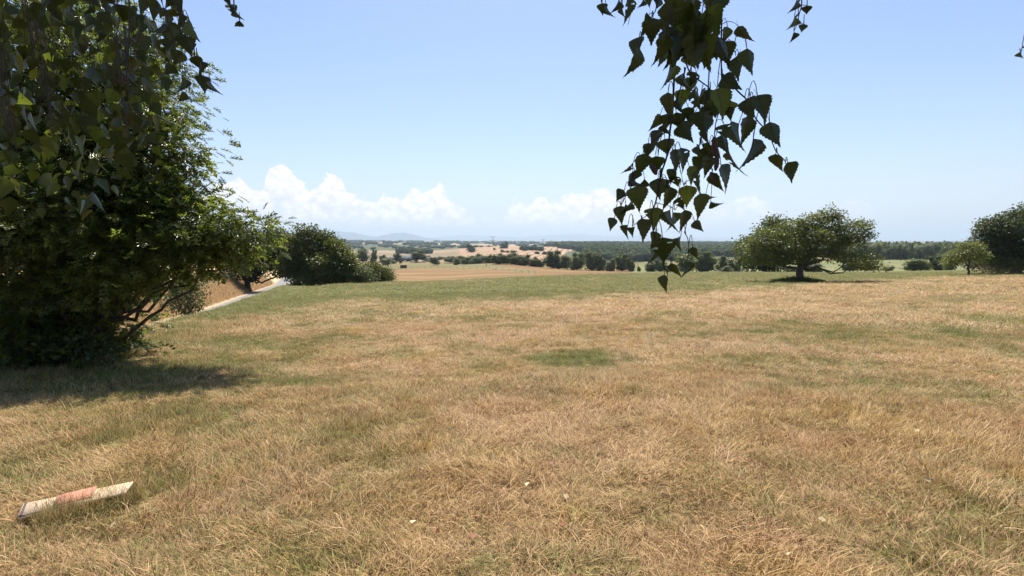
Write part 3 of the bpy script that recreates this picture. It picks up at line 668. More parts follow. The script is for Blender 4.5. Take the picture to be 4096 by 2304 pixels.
# --- trees to the right
px_tree('hedge_tree', 'tall rounded tree directly behind the lone fruit tree', 'tree', 3060, 84,
        [(3060, 985, 65, 55), (3115, 900, 40, 32), (3080, 930, 45, 30), (3010, 1000, 50, 55), (3080, 1040, 80, 45), (3000, 1050, 45, 35), (3150, 960, 60, 60)], .35, M_MID, 1100, 12, .40, 52, clump=.7, nb=50, fork=.2)
px_tree('young_tree', 'young yellow-green tree with a thin bare stem near the dry shrubs', 'tree', 3878, 52,
        [(3865, 1015, 45, 32), (3830, 1025, 40, 28), (3890, 992, 32, 26), (3800, 1048, 32, 14), (3922, 1022, 28, 24), (3862, 978, 20, 14)], .10, M_SUM, 420, 11, .15, 53, clump=.22, nb=90, fork=.45, droop=.7, bumps=2)
px_tree('large_tree', 'big dark tree with pale bare limbs at the far end of the lawn', 'tree', 4075, 55,
        [(4060, 920, 120, 65), (3990, 935, 70, 50), (3930, 965, 55, 22), (4120, 960, 120, 90), (4010, 985, 80, 35), (3960, 900, 35, 25), (4050, 870, 45, 25), (4130, 850, 60, 40), (4060, 1030, 90, 35), (3990, 1045, 60, 25), (3930, 930, 30, 16)], .42, M_DARK, 1700, 13, .22, 54, clump=.30, nb=160, fork=.3)
px_tree('shrub', 'yellowish shrub crowding the foot of the big dark tree', 'bush', 4010, 54, [(4000, 1052, 60, 20), (4060, 1060, 60, 25), (3960, 1050, 30, 16)], .06, M_SUM, 260, 10, .18, 55, clump=.3, nb=40, fork=.1)
px_tree('shrub', 'dry russet shrub with bare twigs between the young tree and the big dark tree', 'bush', 3975, 53.5, [(3960, 1078, 40, 16), (4020, 1080, 50, 16), (4050, 1075, 30, 16)], .05, M_DRYL, 240, 10, .10, 56, clump=.22, nb=110, fork=.1)
px_tree('shrub', 'greyish leaning shrub in the shade behind the young tree', 'bush', 3935, 56, [(3930, 1035, 60, 28), (3900, 1060, 40, 16)], .07, M_PALE, 200, 10, .20, 57, clump=.32, nb=50, fork=.2)

# --- far trees: a few crown shapes, each tree its own copy
def ico(sub=1):
    import bmesh
    bm = bmesh.new(); bmesh.ops.create_icosphere(bm, subdivisions=sub, radius=1); V = np.array([v.co[:] for v in bm.verts]); F = np.array([[v.index for v in f.verts] for f in bm.faces]); bm.free(); return V, F
I1, I2 = ico(1), ico(2)
def far_crown(seed, m, nl=900, leaf=.085, tall=1.):
    r = np.random.RandomState(seed); lob = [(0, 0, .52, .34, .34, .30), (0, 0, .25, .36, .36, .24)]
    for q in range(r.randint(6, 10)):
        a = r.uniform(0, 6.28); rad = r.uniform(.12, .3); z = r.uniform(.16, .82); s = r.uniform(.14, .24) * (1.15 - .4 * abs(z - .45)); lob.append((rad * math.cos(a), rad * math.sin(a), z, s, s, s * .9))
    V, F, v, cen, info = foliage(lob, nl // 6, 6, leaf, r, .045, shell=.75, droop=.1)
    parts = [(V, F)]; vs = [v]
    for l in lob:  # solid lumps added inside the leaves to block light
        W = I1[0] * (1 + r.normal(size=(len(I1[0]), 1)) * .10) * np.array(l[3:]) * .86 + np.array(l[:3]); parts.append((W, I1[1])); vs.append(r.uniform(size=len(W)))
    V, F = merge(parts); V = V * [1, 1, tall]
    V[:, 2] = V[:, 2] / V[:, 2].max()
    return mkmesh('crown', V, F, m, {'v': np.concatenate(vs)})
FARM = {}
def far_tree_set(m, key, n, **kw): FARM[key] = [far_crown(100 + q + hash(key) % 7 if False else 100 + q * 3 + len(key), m, **kw) for q in range(n)]
far_tree_set(M_MID, 'mid', 6, nl=2000, leaf=.052); far_tree_set(M_FAR, 'far', 5, nl=900, leaf=.075); far_tree_set(M_PALE, 'pale', 3, nl=1300, leaf=.075); far_tree_set(M_APPLE, 'green', 3, nl=1500, leaf=.07)
tr = tube([(0, 0, -.1), (.01, 0, .12), (0, .01, .3), (.01, 0, .5)], [.035, .026, .02, .012], 6)
br = [tube([(0, 0, .18), (math.cos(a) * .1, math.sin(a) * .1, .32), (math.cos(a) * .22, math.sin(a) * .22, .5)], [.014, .01, .005], 4) for a in (0, 2.1, 4.2)]
ME_TR = mkmesh('trunk', *merge([tr] + br), M_BARK)
def far_tree(px, y, wpx, hpx, key, name, label, cat='tree', group=None, dz=0., k=None, lift=0.):
    b = gp(px, y); w_ = wpx * y / 2048. / .95 * (1.22 if group and 'hedgerow' in group else 1); h_ = hpx * y / 2048. * (1.12 if group and 'hedgerow' in group else 1)
    t = thing(name, label, cat, b, group=group); r = np.random.RandomState(int(px * 7 + y)); cr = FARM[key][r.randint(len(FARM[key])) if k is None else k]
    o = obj('trunk', ME_TR, t, scale=(w_ * (.6 + lift), w_ * (.6 + lift), h_)); 
    o = obj('crown', cr, t, loc=(0, 0, -h_ * .04 + h_ * lift), rz=r.uniform(0, 6.28), scale=(w_, w_ * .9, h_ * (1.02 - lift)), kind='stuff'); return t
tl = [(1800, 455, 44, 26), (1835, 445, 60, 32), (1880, 430, 66, 36), (1920, 395, 62, 44), (1958, 345, 50, 38), (1900, 415, 50, 34), (1860, 440, 50, 30), (1995, 300, 60, 44), (2030, 296, 55, 44), (2065, 292, 60, 48), (2100, 288, 55, 46), (2135, 284, 50, 40), (2162, 282, 36, 30), (2215, 272, 85, 72), (2262, 266, 60, 56), (2308, 258, 64, 68)]
ends = {0: 'small end tree of the long dark hedgerow nearest the willow', 13: 'tallest broad oak standing above the long dark hedgerow', 15: 'last tree of the long hedgerow beside the narrow green gap'}
for q, (px, y, w_, h_) in enumerate(tl):
    far_tree(px, y, w_, h_, 'mid', 'hedgerow_tree', ends.get(q, 'dark round-crowned tree standing shoulder to shoulder in the long hedgerow'), group='trees of the long hedgerow below the striped hill')
tl2 = [(2368, 243, 78, 84, 'mid', 'broad dark oak just past the narrow green gap'), (2412, 240, 55, 72, 'mid', 'dark tree between the broad oak and the pale bush'), (2443, 232, 56, 56, 'pale', 'pale grey-green tree with a pink bush at its foot'),
       (2488, 236, 88, 78, 'mid', 'large rounded tree with a lighter sunlit top behind the hanging leaves'), (2522, 230, 50, 60, 'mid', 'round tree closing the clump beside the green gap'), (2556, 222, 24, 24, 'mid', 'small round bush alone in the green gap'),
       (2600, 215, 60, 48, 'mid', 'low dark tree past the lone round bush'), (2640, 212, 70, 56, 'mid', 'dark tree behind the lowest hanging birch leaf'), (2682, 190, 50, 32, 'pale', 'pale low bush beneath the hanging birch twig'),
       (2745, 165, 90, 84, 'green', 'bright green round tree seen behind the hanging twig'), (2822, 200, 110, 92, 'mid', 'tall dark tree right of the bright green round tree'),
       (2895, 205, 80, 72, 'mid', 'middle tree between the tall dark tree and the fruit tree'), (2940, 195, 70, 60, 'green', 'leafy tree almost touching the crown of the fruit tree'), (2905, 150, 55, 30, 'pale', 'low rounded bush at the far edge of the meadow'),
       (3255, 130, 110, 45, 'mid', 'dark bush seen beneath the fruit tree'), (3170, 125, 70, 34, 'mid', 'low bush behind the trunk of the fruit tree'), (3400, 150, 90, 55, 'mid', 'dark bush beneath the drooping end of the fruit tree'), (3470, 155, 90, 50, 'mid', 'second dark bush past the drooping end of the fruit tree'),
       (3555, 160, 50, 22, 'pale', 'low faded bush in front of the green field'), (3665, 150, 112, 52, 'green', 'wide rounded bush standing alone before the green field'), (3745, 152, 80, 66, 'mid', 'dark round tree next to the wide rounded bush'), (3800, 140, 60, 80, 'green', 'light green tree behind the young stemmed tree'), (3770, 170, 60, 90, 'pale', 'grey-green tree behind the dark round tree')]
for px, y, w_, h_, k_, lb in tl2: far_tree(px, y, w_, h_, k_, 'hedgerow_tree' if h_ > 50 else 'hedgerow_bush', lb, 'tree' if h_ > 50 else 'bush', 'trees and bushes at the far edge of the meadow')
farmt = [(1405, 470, 60, 46, 'mid', 'tree beside the tiled farmhouse roof'), (1450, 460, 78, 66, 'mid', 'broad tree above the tiled farmhouse roof', .0), (1495, 455, 36, 58, 'mid', 'narrow upright tree next to the broad farm tree'),
         (1530, 450, 42, 36, 'mid', 'low tree between the narrow upright tree and the barn'), (1548, 380, 46, 32, 'green', 'lighter green tree just above the scruffy hedge'), (1562, 500, 14, 20, 'mid', 'small slim tree by the farm track'),
         (1588, 480, 48, 42, 'mid', 'rounded tree in front of the grey barn'), (1603, 430, 19, 24, 'mid', 'small egg-shaped bush in the farm pasture'), (1575, 425, 30, 16, 'pale', 'flat low bush at the pasture edge'), (1712, 560, 40, 26, 'mid', 'tree behind the open shed')]
for e in farmt: far_tree(e[0], e[1], e[2], e[3], e[4], 'farm_tree', e[5], group='trees round the farm')
far_tree(1668, 445, 86, 56, 'mid', 'oak_tree', 'spreading oak with a clear trunk in front of the barn', lift=.22, k=0)
far_tree(1740, 350, 52, 36, 'mid', 'pasture_tree', 'dark round tree with its own shadow alone in the pasture', lift=.12, k=2)
far_tree(1827, 345, 40, 34, 'green', 'willow_tree', 'bright green drooping willow alone in the pasture', k=1)
r = np.random.RandomState(77)
for px, y, w_, h_ in [(1790, 560, 40, 22), (1815, 540, 40, 24), (1760, 640, 40, 14), (1840, 480, 40, 30), (1600, 1000, 26, 16), (1625, 1000, 36, 18), (1650, 1010, 30, 20), (1680, 1000, 40, 22), (1705, 1010, 24, 14)]:
    far_tree(px, y, w_, h_, 'far', 'valley_tree', 'blue-green tree in the loose rows across the valley behind the farm', group='trees across the valley')
far_tree(2018, 1150, 44, 32, 'far', 'round_tree', 'huge dome-shaped tree crowning the striped stubble hill', k=1); far_tree(1978, 1000, 13, 11, 'far', 'round_bush', 'small round bush alone on the striped stubble hill')
far_tree(1885, 950, 46, 38, 'far', 'hill_tree', 'dark tree clump left of the striped stubble hill', k=2); far_tree(1878, 1300, 34, 20, 'far', 'hill_tree', 'low crown on the skyline behind the dark clump')
for px, y, w_, h_ in [(2010, 880, 26, 12), (2030, 860, 22, 10), (2052, 840, 34, 12), (2150, 850, 26, 12), (2180, 850, 26, 14), (1865, 1380, 30, 10), (1905, 1380, 30, 9), (1960, 1360, 30, 7), (2140, 1400, 26, 10), (2180, 1400, 20, 12), (2210, 1400, 26, 9), (1925, 1340, 20, 7)]:
    far_tree(px, y, w_, h_, 'far', 'hill_tree', 'dark tree dotted about the striped stubble hill', group='trees dotted about the striped hill')
for q in range(15):
    px = 2085 + (q % 8) * 12 + r.uniform(-4, 4); y = 1010 + (q // 8) * 90 + r.uniform(-20, 20); far_tree(px, y, 24, 20 - (q // 8) * 3, 'far', 'copse_tree', 'dark tree in the copse on the flank of the striped hill', group='copse on the striped hill')
# the wood to the right of the fruit tree: front row trees one by one
for q in range(26):
    px = 3400 + q * 20 + r.uniform(-7, 7); far_tree(px, 395 + r.uniform(-8, 8), r.uniform(34, 52), r.uniform(48, 70), 'pale' if q in (6, 19) else 'mid', 'woodland_tree',
             'paler rounded tree standing out in the front row of the wood' if q in (6, 19) else 'dark tree in the front row of the wood beyond the green field', group=None if q in (6, 19) and False else 'front row of the wood')
def mass(name, pts, w0, h0, m, seed, jit=.25, kind='stuff', quads=14):
    r = np.random.RandomState(seed); n = len(pts); W = []; v = []
    base = I1[0][None] * (1 + r.normal(size=(n, len(I1[0]), 1)) * .14); s = r.uniform(1 - jit, 1 + jit, (n, 1, 1))
    V = base * np.array([w0, w0, h0]) * s * .5; V = V + pts[:, None] + np.array([0, 0, h0 * .42])
    k = len(I1[0]); F = (I1[1][None] + (np.arange(n) * k)[:, None, None]).reshape(-1, 3)
    lv = np.repeat(np.arange(n), quads); d = rnddir(r, n * quads); d[:, 2] = np.abs(d[:, 2]); c = pts[lv] + d * np.array([w0, w0, h0]) * .5 * s[lv, 0] + [0, 0, h0 * .42]
    LV, LF = place_template(QV, QF, c, d + r.normal(size=d.shape) * .6, rnddir(r, len(d)), w0 * .22 * r.uniform(.6, 1.3, len(d)))
    V, F = merge([(V.reshape(-1, 3), F), (LV, LF)]); vv = np.concatenate([np.repeat(r.uniform(size=n), k), np.repeat(r.uniform(size=len(d)), 4)])
    return obj(name, mkmesh(name, V, F, m, {'v': vv}), kind=kind)
def pts_in(n, p0, p1, y0, y1, seed, mask=None):
    r = np.random.RandomState(seed); px = r.uniform(p0, p1, n); y = np.sqrt(r.uniform(y0 * y0, y1 * y1, n))
    if mask is not None: k = mask(px, y); px, y = px[k], y[k]
    x = (px - 2048) / 2048 * y; return np.stack([x, y, H(x, y)], -1)
mass('woodland', pts_in(1900, 3330, 4700, 405, 620, 1), 10, 13, M_MID, 1)
mass('woodland', pts_in(5200, 2150, 3420, 820, 1900, 2, lambda p, y: (p > np.interp(y, [820, 1050, 1250, 1500, 1900], [2400, 2330, 2240, 2220, 2180]))), 13, 15, M_FAR, 2, quads=8)
mass('woodland', pts_in(800, 2330, 2700, 640, 830, 9), 11, 12, M_FAR, 9, quads=8)
mass('woodland', pts_in(1500, 2450, 3350, 560, 820, 3, lambda p, y: (vnoise(p / 60, y / 90, 5) > .47)), 10, 11, M_FAR, 3, quads=8)
mass('woodland', pts_in(900, 1350, 1880, 1480, 2500, 4, lambda p, y: vnoise(p / 30, y / 160, 6) > .60), 18, 9, M_FAR, 4, quads=5)
mass('woodland', pts_in(2600, 900, 2250, 2400, 5200, 5, lambda p, y: vnoise(p / 38, y / 300, 16) > .58), 30, 14, M_FAR, 5, quads=3)
mass('woodland', pts_in(420, 1590, 1725, 930, 1100, 7, lambda p, y: np.abs(y - (1010 + (1700 - p) * .25)) < 16), 11, 10, M_FAR, 7, quads=8)
mass('woodland', pts_in(1700, 500, 1300, 330, 900, 8, lambda p, y: vnoise(p / 60, y / 120, 7) > .5), 11, 11, M_FAR, 8, quads=6)

# ------------------------------------------------------------------ farm, pylons, poles, fence, animals
M_SLATE = plain_mat('grey_sheet_roof', (.13, .14, .155), .85); M_DWALL = plain_mat('dark_barn_boards', (.05, .045, .04)); M_TILE = plain_mat('clay_roof_tiles', (.45, .27, .18), .8)
M_WALL = plain_mat('limewashed_wall', (.48, .42, .34), .9); M_STEEL = plain_mat('galvanised_steel', (.16, .17, .18), .6); M_POLE = plain_mat('weathered_pole', (.13, .11, .09)); M_RUST = plain_mat('rusty_wood', (.11, .065, .045), .9)
M_GLASS = plain_mat('dark_window', (.02, .025, .03), .15)
def building(px, y, w_, d_, hw, hr, roofm, wallm, name, label, cat, rz=0., openf=False, over=.5):
    b = gp(px, y); t = thing(name, label, cat, b, rz)
    if openf:
        V, F = merge([box(-w_ / 2, w_ / 2, d_ / 2 - .3, d_ / 2, -1, hw), box(-w_ / 2, -w_ / 2 + .3, -d_ / 2, d_ / 2 - .3, -1, hw), box(w_ / 2 - .3, w_ / 2, -d_ / 2, d_ / 2 - .3, -1, hw)])
        obj('wall', mkmesh('wall', V, F, wallm), t)
        for q in range(5): obj('post', mkmesh('post', *box(-.15, .15, -.15, .15, -1, hw), M_POLE), t, loc=(-w_ / 2 + .9 + q * (w_ - 1.8) / 4, -d_ / 2 + .2, 0))
    else:
        g = np.array([[x, yy, z] for x in (-w_ / 2, w_ / 2) for yy, z in ((-d_ / 2, -1), (d_ / 2, -1), (d_ / 2, hw), (0, hw + hr - .05), (-d_ / 2, hw))])
        obj('wall', mkmesh('wall', g, [np.array([[0, 1, 2, 3, 4], [9, 8, 7, 6, 5]]), np.array([[0, 4, 9, 5], [1, 6, 7, 2]])], wallm), t)
        nw = max(1, int(w_ / 4))
        for q in range(nw):
            f_ = obj('window', mkmesh('window', *box(-.55, .55, -.06, .0, .9, 2.1), M_GLASS), t, loc=(-w_ / 2 + (q + .5) * w_ / nw, -d_ / 2 - .0, 0))
    x = w_ / 2 + over; yy = d_ / 2 + over; zz_ = hw - over * hr / (d_ / 2)
    V = np.array([[sx * x, yv, z + dz] for dz in (0.02, .22) for sx in (-1, 1) for yv, z in ((-yy, zz_), (0, hw + hr), (yy, zz_))])
    F = np.array([[0, 1, 4, 3], [1, 2, 5, 4], [6, 9, 10, 7], [7, 10, 11, 8], [0, 3, 9, 6], [2, 8, 11, 5], [0, 6, 7, 1], [1, 7, 8, 2], [3, 4, 10, 9], [4, 5, 11, 10]])
    obj('roof', mkmesh('roof', V, F, roofm), t); return t
building(1635, 500, 17, 12, 2.8, 3.2, M_SLATE, M_DWALL, 'barn', 'long open-fronted barn with a grey sheet roof behind the spreading oak', 'barn', .1, True)
building(1562, 520, 13, 9, 2.6, 1.5, M_SLATE, M_WALL, 'farm_building', 'low farm building with a flat grey roof beside the barn', 'building', .05)
building(1710, 470, 9, 8, 3., 1.2, M_SLATE, M_WALL, 'shed', 'small pale shed with a dark open side near the cattle', 'shed', .3)
building(1411, 330, 6.5, 7, 3.2, 2.4, M_TILE, M_WALL, 'farmhouse', 'house with a clay tiled roof showing above the scruffy hedge', 'house', .0)
b = gp(1614, 290); t = thing('hut', 'small square rust-brown hut in the near corner of the pasture', 'hut', b, .15)
for q in range(9): obj('board', mkmesh('board', *box(-.19, .19, -.02, .03, 0, 1.75), M_RUST), t, loc=(-1.6 + q * .4, -1.3, 0))
obj('wall', mkmesh('wall', *merge([box(-1.78, -1.7, -1.26, 1.3, 0, 1.7), box(1.7, 1.78, -1.26, 1.3, 0, 1.7), box(-1.7, 1.7, 1.22, 1.3, 0, 1.7)]), M_RUST), t)
obj('roof', mkmesh('roof', *box(-2, 2, -1.6, 1.5, 1.76, 1.84), M_SLATE), t)
def pylon(px, y, rows, label, double=True):
    b = gp(px, y); Ht = (rows[0] - rows[1]) * y / 2048.; t = thing('pylon', label, 'pylon', b, .1, 'power pylons on the skyline'); rs = max(.22, y / 5200.)
    def wd(z): return np.interp(z / Ht, [0, .55, .75, 1], [.13, .045, .03, .03]) * Ht
    parts = []
    for sx in (-1, 1):
        for sy in (-1, 1):
            parts.append(tube([(sx * wd(z) / 2, sy * wd(z) / 2, z) for z in np.linspace(0, Ht * .93, 6)], rs, 4))
    lv = np.linspace(0, Ht * .93, 9)
    for a_, c_ in zip(lv[:-1], lv[1:]):
        for sy in (-1, 1):
            parts.append(tube([(-wd(a_) / 2, sy * wd(a_) / 2, a_), (wd(c_) / 2, sy * wd(c_) / 2, c_)], rs * .6, 3)); parts.append(tube([(wd(a_) / 2, sy * wd(a_) / 2, a_), (-wd(c_) / 2, sy * wd(c_) / 2, c_)], rs * .6, 3))
    obj('lattice_body', mkmesh('lattice_body', *merge(parts), M_STEEL), t)
    for zf, hw in ((.62, .36), (.93, .26)) if double else ((.9, .30),):
        z = Ht * zf; W_ = Ht * hw
        up = Ht * .06 if zf > .8 else -Ht * .035
        a_ = merge([tube([(-W_, 0, z + up), (0, 0, z)], rs, 4), tube([(W_, 0, z + up), (0, 0, z)], rs, 4), tube([(-W_, 0, z + up), (0, 0, z - Ht * .05)], rs * .7, 4), tube([(W_, 0, z + up), (0, 0, z - Ht * .05)], rs * .7, 4)] +
                   [tube([(s_ * W_ * k_, 0, z + up * k_), (s_ * W_ * k_, 0, z + up * k_ - Ht * .045)], rs * .5, 3) for s_ in (-1, 1) for k_ in (.55, .98)])
        obj('crossarm', mkmesh('crossarm', *a_, M_STEEL), t)
pylon(1972, 1300, (982, 940), 'tallest lattice pylon standing behind the striped stubble hill')
pylon(2171, 2300, (985, 955), 'slim far pylon past the copse on the skyline', False)
pylon(1783, 2900, (982, 972), 'tiny far pylon above the hedges behind the farm', False)
pylon(2474, 2100, (980, 960), 'tiny far pylon poking above the wooded ridge', False)
def pole(px, y, hpx, label):
    b = gp(px, y); Ht = hpx * y / 2048.; t = thing('utility_pole', label, 'pole', b, 0, 'utility poles crossing the fields')
    obj('post', mkmesh('post', *tube([(0, 0, -.3), (0, 0, Ht)], [.14, .10], 6), M_POLE), t); obj('crossarm', mkmesh('crossarm', *box(-.6, .6, -.06, .06, Ht - .45, Ht - .3), M_POLE), t)
pole(1945, 262, 44, 'wooden utility pole standing in the stubble before the long hedgerow'); pole(2116, 268, 36, 'utility pole against the dark end of the long hedgerow'); pole(1752, 600, 24, 'thin utility pole behind the pasture tree')
pole(2270, 250, 34, 'grey utility pole close to the tallest hedgerow oak'); pole(2549, 420, 24, 'short utility pole above the green gap')
b = gp(1059, 75); t = thing('marker_post', 'thin short post on the straw bank beyond the lane', 'post', b); obj('post', mkmesh('post', *tube([(0, 0, -.3), (0, 0, 1.3)], [.06, .05], 6), M_POLE), t)
fpx = np.arange(1568, 2150, 26.)
ME_P = mkmesh('fence_post', *merge([box(-.05, .05, -.05, .05, -.2, 1.05)]), M_POLE)
t = thing('fence', 'thin post and wire fence between the orange stubble and the pasture', 'fence', gp(1750, 262)); pts = []
for px in fpx:
    y = float(np.interp(px, [1500, 1750, 2000, 2140], [268, 262, 215, 175])); b = gp(px, y) - np.array(t.location); pts.append(b); obj('post', ME_P, t, loc=b)
pts = np.array(pts)
for z in (.45, 1.0): obj('wire', mkmesh('wire', *tube(pts + [0, 0, z], .012, 3), M_STEEL), t)
# cattle
M_COW = plain_mat('cream_hide', (.72, .66, .56), .8)
def cow(px, y, rz, lying, label, sc_=1.):
    t = thing('cow', label, 'cow', gp(px, y), rz, 'pale cattle resting by the barn', scale=(sc_,) * 3); z = .35 if lying else 1.0; parts = []
    P = [(-1.0, 0, z + .15), (-.8, 0, z + .1), (-.3, 0, z), (.3, 0, z + .02), (.8, 0, z + .12), (1.1, 0, z + .35), (1.3, 0, z + .45), (1.6, 0, z + .25)]
    parts.append(tube(P, [.12, .34, .38, .40, .34, .22, .18, .09], 8))
    for x, s in ((-.75, -1), (-.7, 1), (.7, -1), (.75, 1)):
        parts.append(tube([(x, s * .2, z), (x + .02, s * .2, z * .5), (x, s * .2, 0)] if not lying else [(x, s * .3, .2), (x + .3, s * .42, .1), (x + .1, s * .45, .05)], [.13, .08, .06], 5))
    parts += [tube([(1.28, s * .1, z + .58), (1.25, s * .28, z + .62)], [.05, .02], 4) for s in (-1, 1)] + [tube([(-1.05, 0, z + .2), (-1.15, 0, z - .3 if not lying else .1)], .03, 4)]
    obj('body', mkmesh('body', *merge(parts), M_COW, smooth=True), t)
for q, (px, y, rz) in enumerate([(1612, 462, .2), (1622, 470, 2.8), (1634, 458, .5), (1655, 452, 3.), (1663, 440, .1), (1673, 452, .8), (1681, 455, 2.6), (1690, 462, 0.), (1700, 448, 1.), (1648, 466, .3)]):
    cow(px, y, rz, q % 2 == 0, 'cream cow lying down among the herd by the barn' if q % 2 == 0 else 'cream cow standing among the herd by the barn')
cow(1981, 222, .1, True, 'single pale cow lying far from the herd in the stubble', .6); cow(1972, 226, 2.9, True, 'pale calf lying beside the single cow in the stubble', .4)
b = gp(1790, 440); r = np.random.RandomState(8)
obj('dirt_heap', mkmesh('dirt_heap', I2[0] * (1 + r.normal(size=(len(I2[0]), 1)) * .08) * [3.8, 2, 1.0], I2[1], plain_mat('bare_soil', (.22, .14, .08)), smooth=True), loc=b, label='low heap of brown earth behind the willow in the pasture', category='heap')

# ------------------------------------------------------------------ the boards lying in the lawn
def plank_mat(name, c1, c2):
    m, n = newmat(name); tcn = n.add('ShaderNodeTexCoord').outputs['Object']
    v = n.add('ShaderNodeMapping', {'Vector': tcn, 'Scale': (1.5, 14, 4)}).outputs[0]; f_ = n.noise(v, 6, 6, .7)
    p = n.add('ShaderNodeBsdfPrincipled', {'Base Color': n.mix(n.ramp(f_, .35, .68), c1, c2), 'Roughness': .9}); b_ = n.add('ShaderNodeBump', {'Strength': .5, 'Distance': .004, 'Height': f_}); n.l.new(b_.outputs[0], p.inputs['Normal'])
    finish(n, p.outputs[0]); return m
M_PL = plank_mat('bleached_wood', (.78, .62, .44), (.60, .45, .30)); M_PK = plank_mat('faded_pink_paint', (.68, .31, .22), (.60, .26, .19)); M_ED = plain_mat('dark_edge', (.10, .08, .10))
def slab(corners, z0, th, mat, edge=None):
    """corners px,row on the lawn -> slab with thickness"""
    g = [EYE + ray(*c) * ((EYE[2] - z0) / -ray(*c)[2]) for c in corners]; g = np.array(g); c0 = g.mean(0)
    ax = (g[1] - g[0]); rz = math.atan2(ax[1], ax[0]); cs_, sn = math.cos(-rz), math.sin(-rz); q = g - c0
    L = np.stack([q[:, 0] * cs_ - q[:, 1] * sn, q[:, 0] * sn + q[:, 1] * cs_], -1)
    V = np.concatenate([np.c_[L, np.full(4, -th)], np.c_[L, np.zeros(4)]]); F = np.array([[3, 2, 1, 0], [4, 5, 6, 7], [0, 1, 5, 4], [1, 2, 6, 5], [2, 3, 7, 6], [3, 0, 4, 7]])
    area = np.cross(L[1] - L[0], L[2] - L[0])
    if area < 0: F = F[:, ::-1]
    return c0, rz, mkmesh('slab', V, F, mat)
zb = h1(-2.3, 2.9) + .055
c0, rz, me = slab([(94, 2014), (533, 1925), (503, 1968), (70, 2070)], zb, .014, M_PL); me.name = 'plank'
t = thing('wooden_board', 'long bleached wooden board half sunk in the dry grass', 'board', c0, rz); obj('plank', me, t)
L = np.array([v.co[:] for v in me.vertices])[4:]
e = merge([tube([L[0] + [.012, 0, .003], L[3] + [.012, 0, .003]], .006, 4), tube([L[3] + [0, .004, .002], L[3] * .45 + L[2] * .55 + [0, .004, .002]], .004, 4)])
obj('edge_strip', mkmesh('edge_strip', *e, M_ED), t)
c0, rz, me = slab([(228, 1982), (389, 1943), (361, 1986), (211, 2022)], zb + .009, .007, M_PK); me.name = 'panel'
thing('pink_board', 'faded pink panel lying across the middle of the bleached wooden board', 'board', c0, rz, me=me)
# tall blades leaning over the board's near edge
r = np.random.RandomState(12); bx = []
for q in range(260):
    s_ = r.uniform(.1, 1) ** .8; px = 110 + s_ * 420; row = 2080 - s_ * 112 + r.uniform(-14, 45); p = gray(px, row); bx.append(p)
bx = np.array(bx); scatter('board_grass', bx[:, 0], bx[:, 1], bx[:, 2], np.full(260, .8), r.uniform(.8, 1.6, 260), r.choice([4, 5, 5, 3], 260), r.uniform(.3, .95, 260), 13)
# fallen leaves
OVm = [mkmesh('fallen_leaf', QV * [1.5, 1, 2.5], QF, plain_mat(nm, c, .7)) for nm, c in (('russet_leaf', (.27, .10, .04)), ('straw_leaf', (.66, .52, .30)))]
for k_, pts_ in ((0, [(1890, 2165), (2075, 1856), (2195, 1870), (2235, 2130), (3630, 2115), (3960, 1930), (1745, 2145), (3190, 2200)]), (1, [(440, 2145), (2105, 1970), (1655, 2108), (3165, 2240), (3550, 2228), (3660, 1747), (3725, 1947), (3270, 2100), (2265, 2000)])):
    for q, (px, row) in enumerate(pts_):
        p = gray(px, row); o = thing('fallen_leaf', ('small russet dead leaf lying on the parched lawn', 'small cream dead leaf lying on the parched lawn')[k_], 'leaf', p + [0, 0, .045], r.uniform(0, 6.28), ('russet dead leaves on the lawn', 'cream dead leaves on the lawn')[k_], me=OVm[k_])
        o.scale = (.045,) * 3; o.rotation_euler = (r.normal() * .4, r.normal() * .4, r.uniform(0, 6.28))

# ------------------------------------------------------------------ birch with hanging branches round the camera
def birch_leaf(seed, hole=False, cup=.25, bend=.25):
    r = np.random.RandomState(seed); n = 22; t = np.linspace(0, 1, n)
    w_ = np.interp(t, [0, .04, .12, .22, .34, .48, .62, .76, .88, 1], [.02, .20, .345, .40, .395, .315, .215, .115, .045, .0])
    V = []; cols = np.array([-1, -.72, -.36, 0, .36, .72, 1.])
    for i_ in range(n):
        for c_ in cols:
            tooth = (.013 if i_ % 2 else -.010) * (1 + .5 * r.uniform()) * (1 if abs(c_) == 1 and 1 < i_ < n - 1 else 0) * (.5 + w_[i_] * 1.8)
            x = c_ * w_[i_] + np.sign(c_) * tooth; y = t[i_] + (.014 if i_ % 2 else -.006) * (abs(c_) == 1) - .05 * abs(c_) * math.sin(t[i_] * 3)
            V.append([x, y, abs(x) * cup - bend * t[i_] ** 2 + .012 * math.cos(i_ * 1.4) * abs(c_) + r.normal() * .003])
    k = len(cols); F = []
    for i_ in range(n - 1):
        for j in range(k - 1):
            if hole and ((i_ in (7, 8) and j == 4) or (i_ == 8 and j == 5) or (i_ == 4 and j == 1)): continue
            a_ = i_ * k + j; F.append([a_, a_ + 1, a_ + k + 1, a_ + k])
    # midrib
    rib = tube([(0, t_, -bend * t_ ** 2 - .004) for t_ in np.linspace(-.28, .92, 8)], [.007, .008, .010, .009, .008, .006, .004, .002], 4)
    rib[0][:14] += 0
    V, F = merge([(np.array(V), np.array(F)), rib]); me = mkmesh('birch_leaf', V, F, M_BIRCH, {'v': np.full(len(V), r.uniform())}, smooth=True); return me
BL = [birch_leaf(1), birch_leaf(2, True), birch_leaf(3, cup=.5, bend=.1), birch_leaf(4, cup=-.3, bend=-.2), birch_leaf(5, cup=.9, bend=.4), birch_leaf(6, cup=.15, bend=.5)]
TB = np.array([1.7, -1.6, 0.]); TB[2] = h1(TB[0], TB[1])
bt = thing('birch_tree', 'drooping birch whose serrated leaves hang down into the top of the view', 'tree', TB)
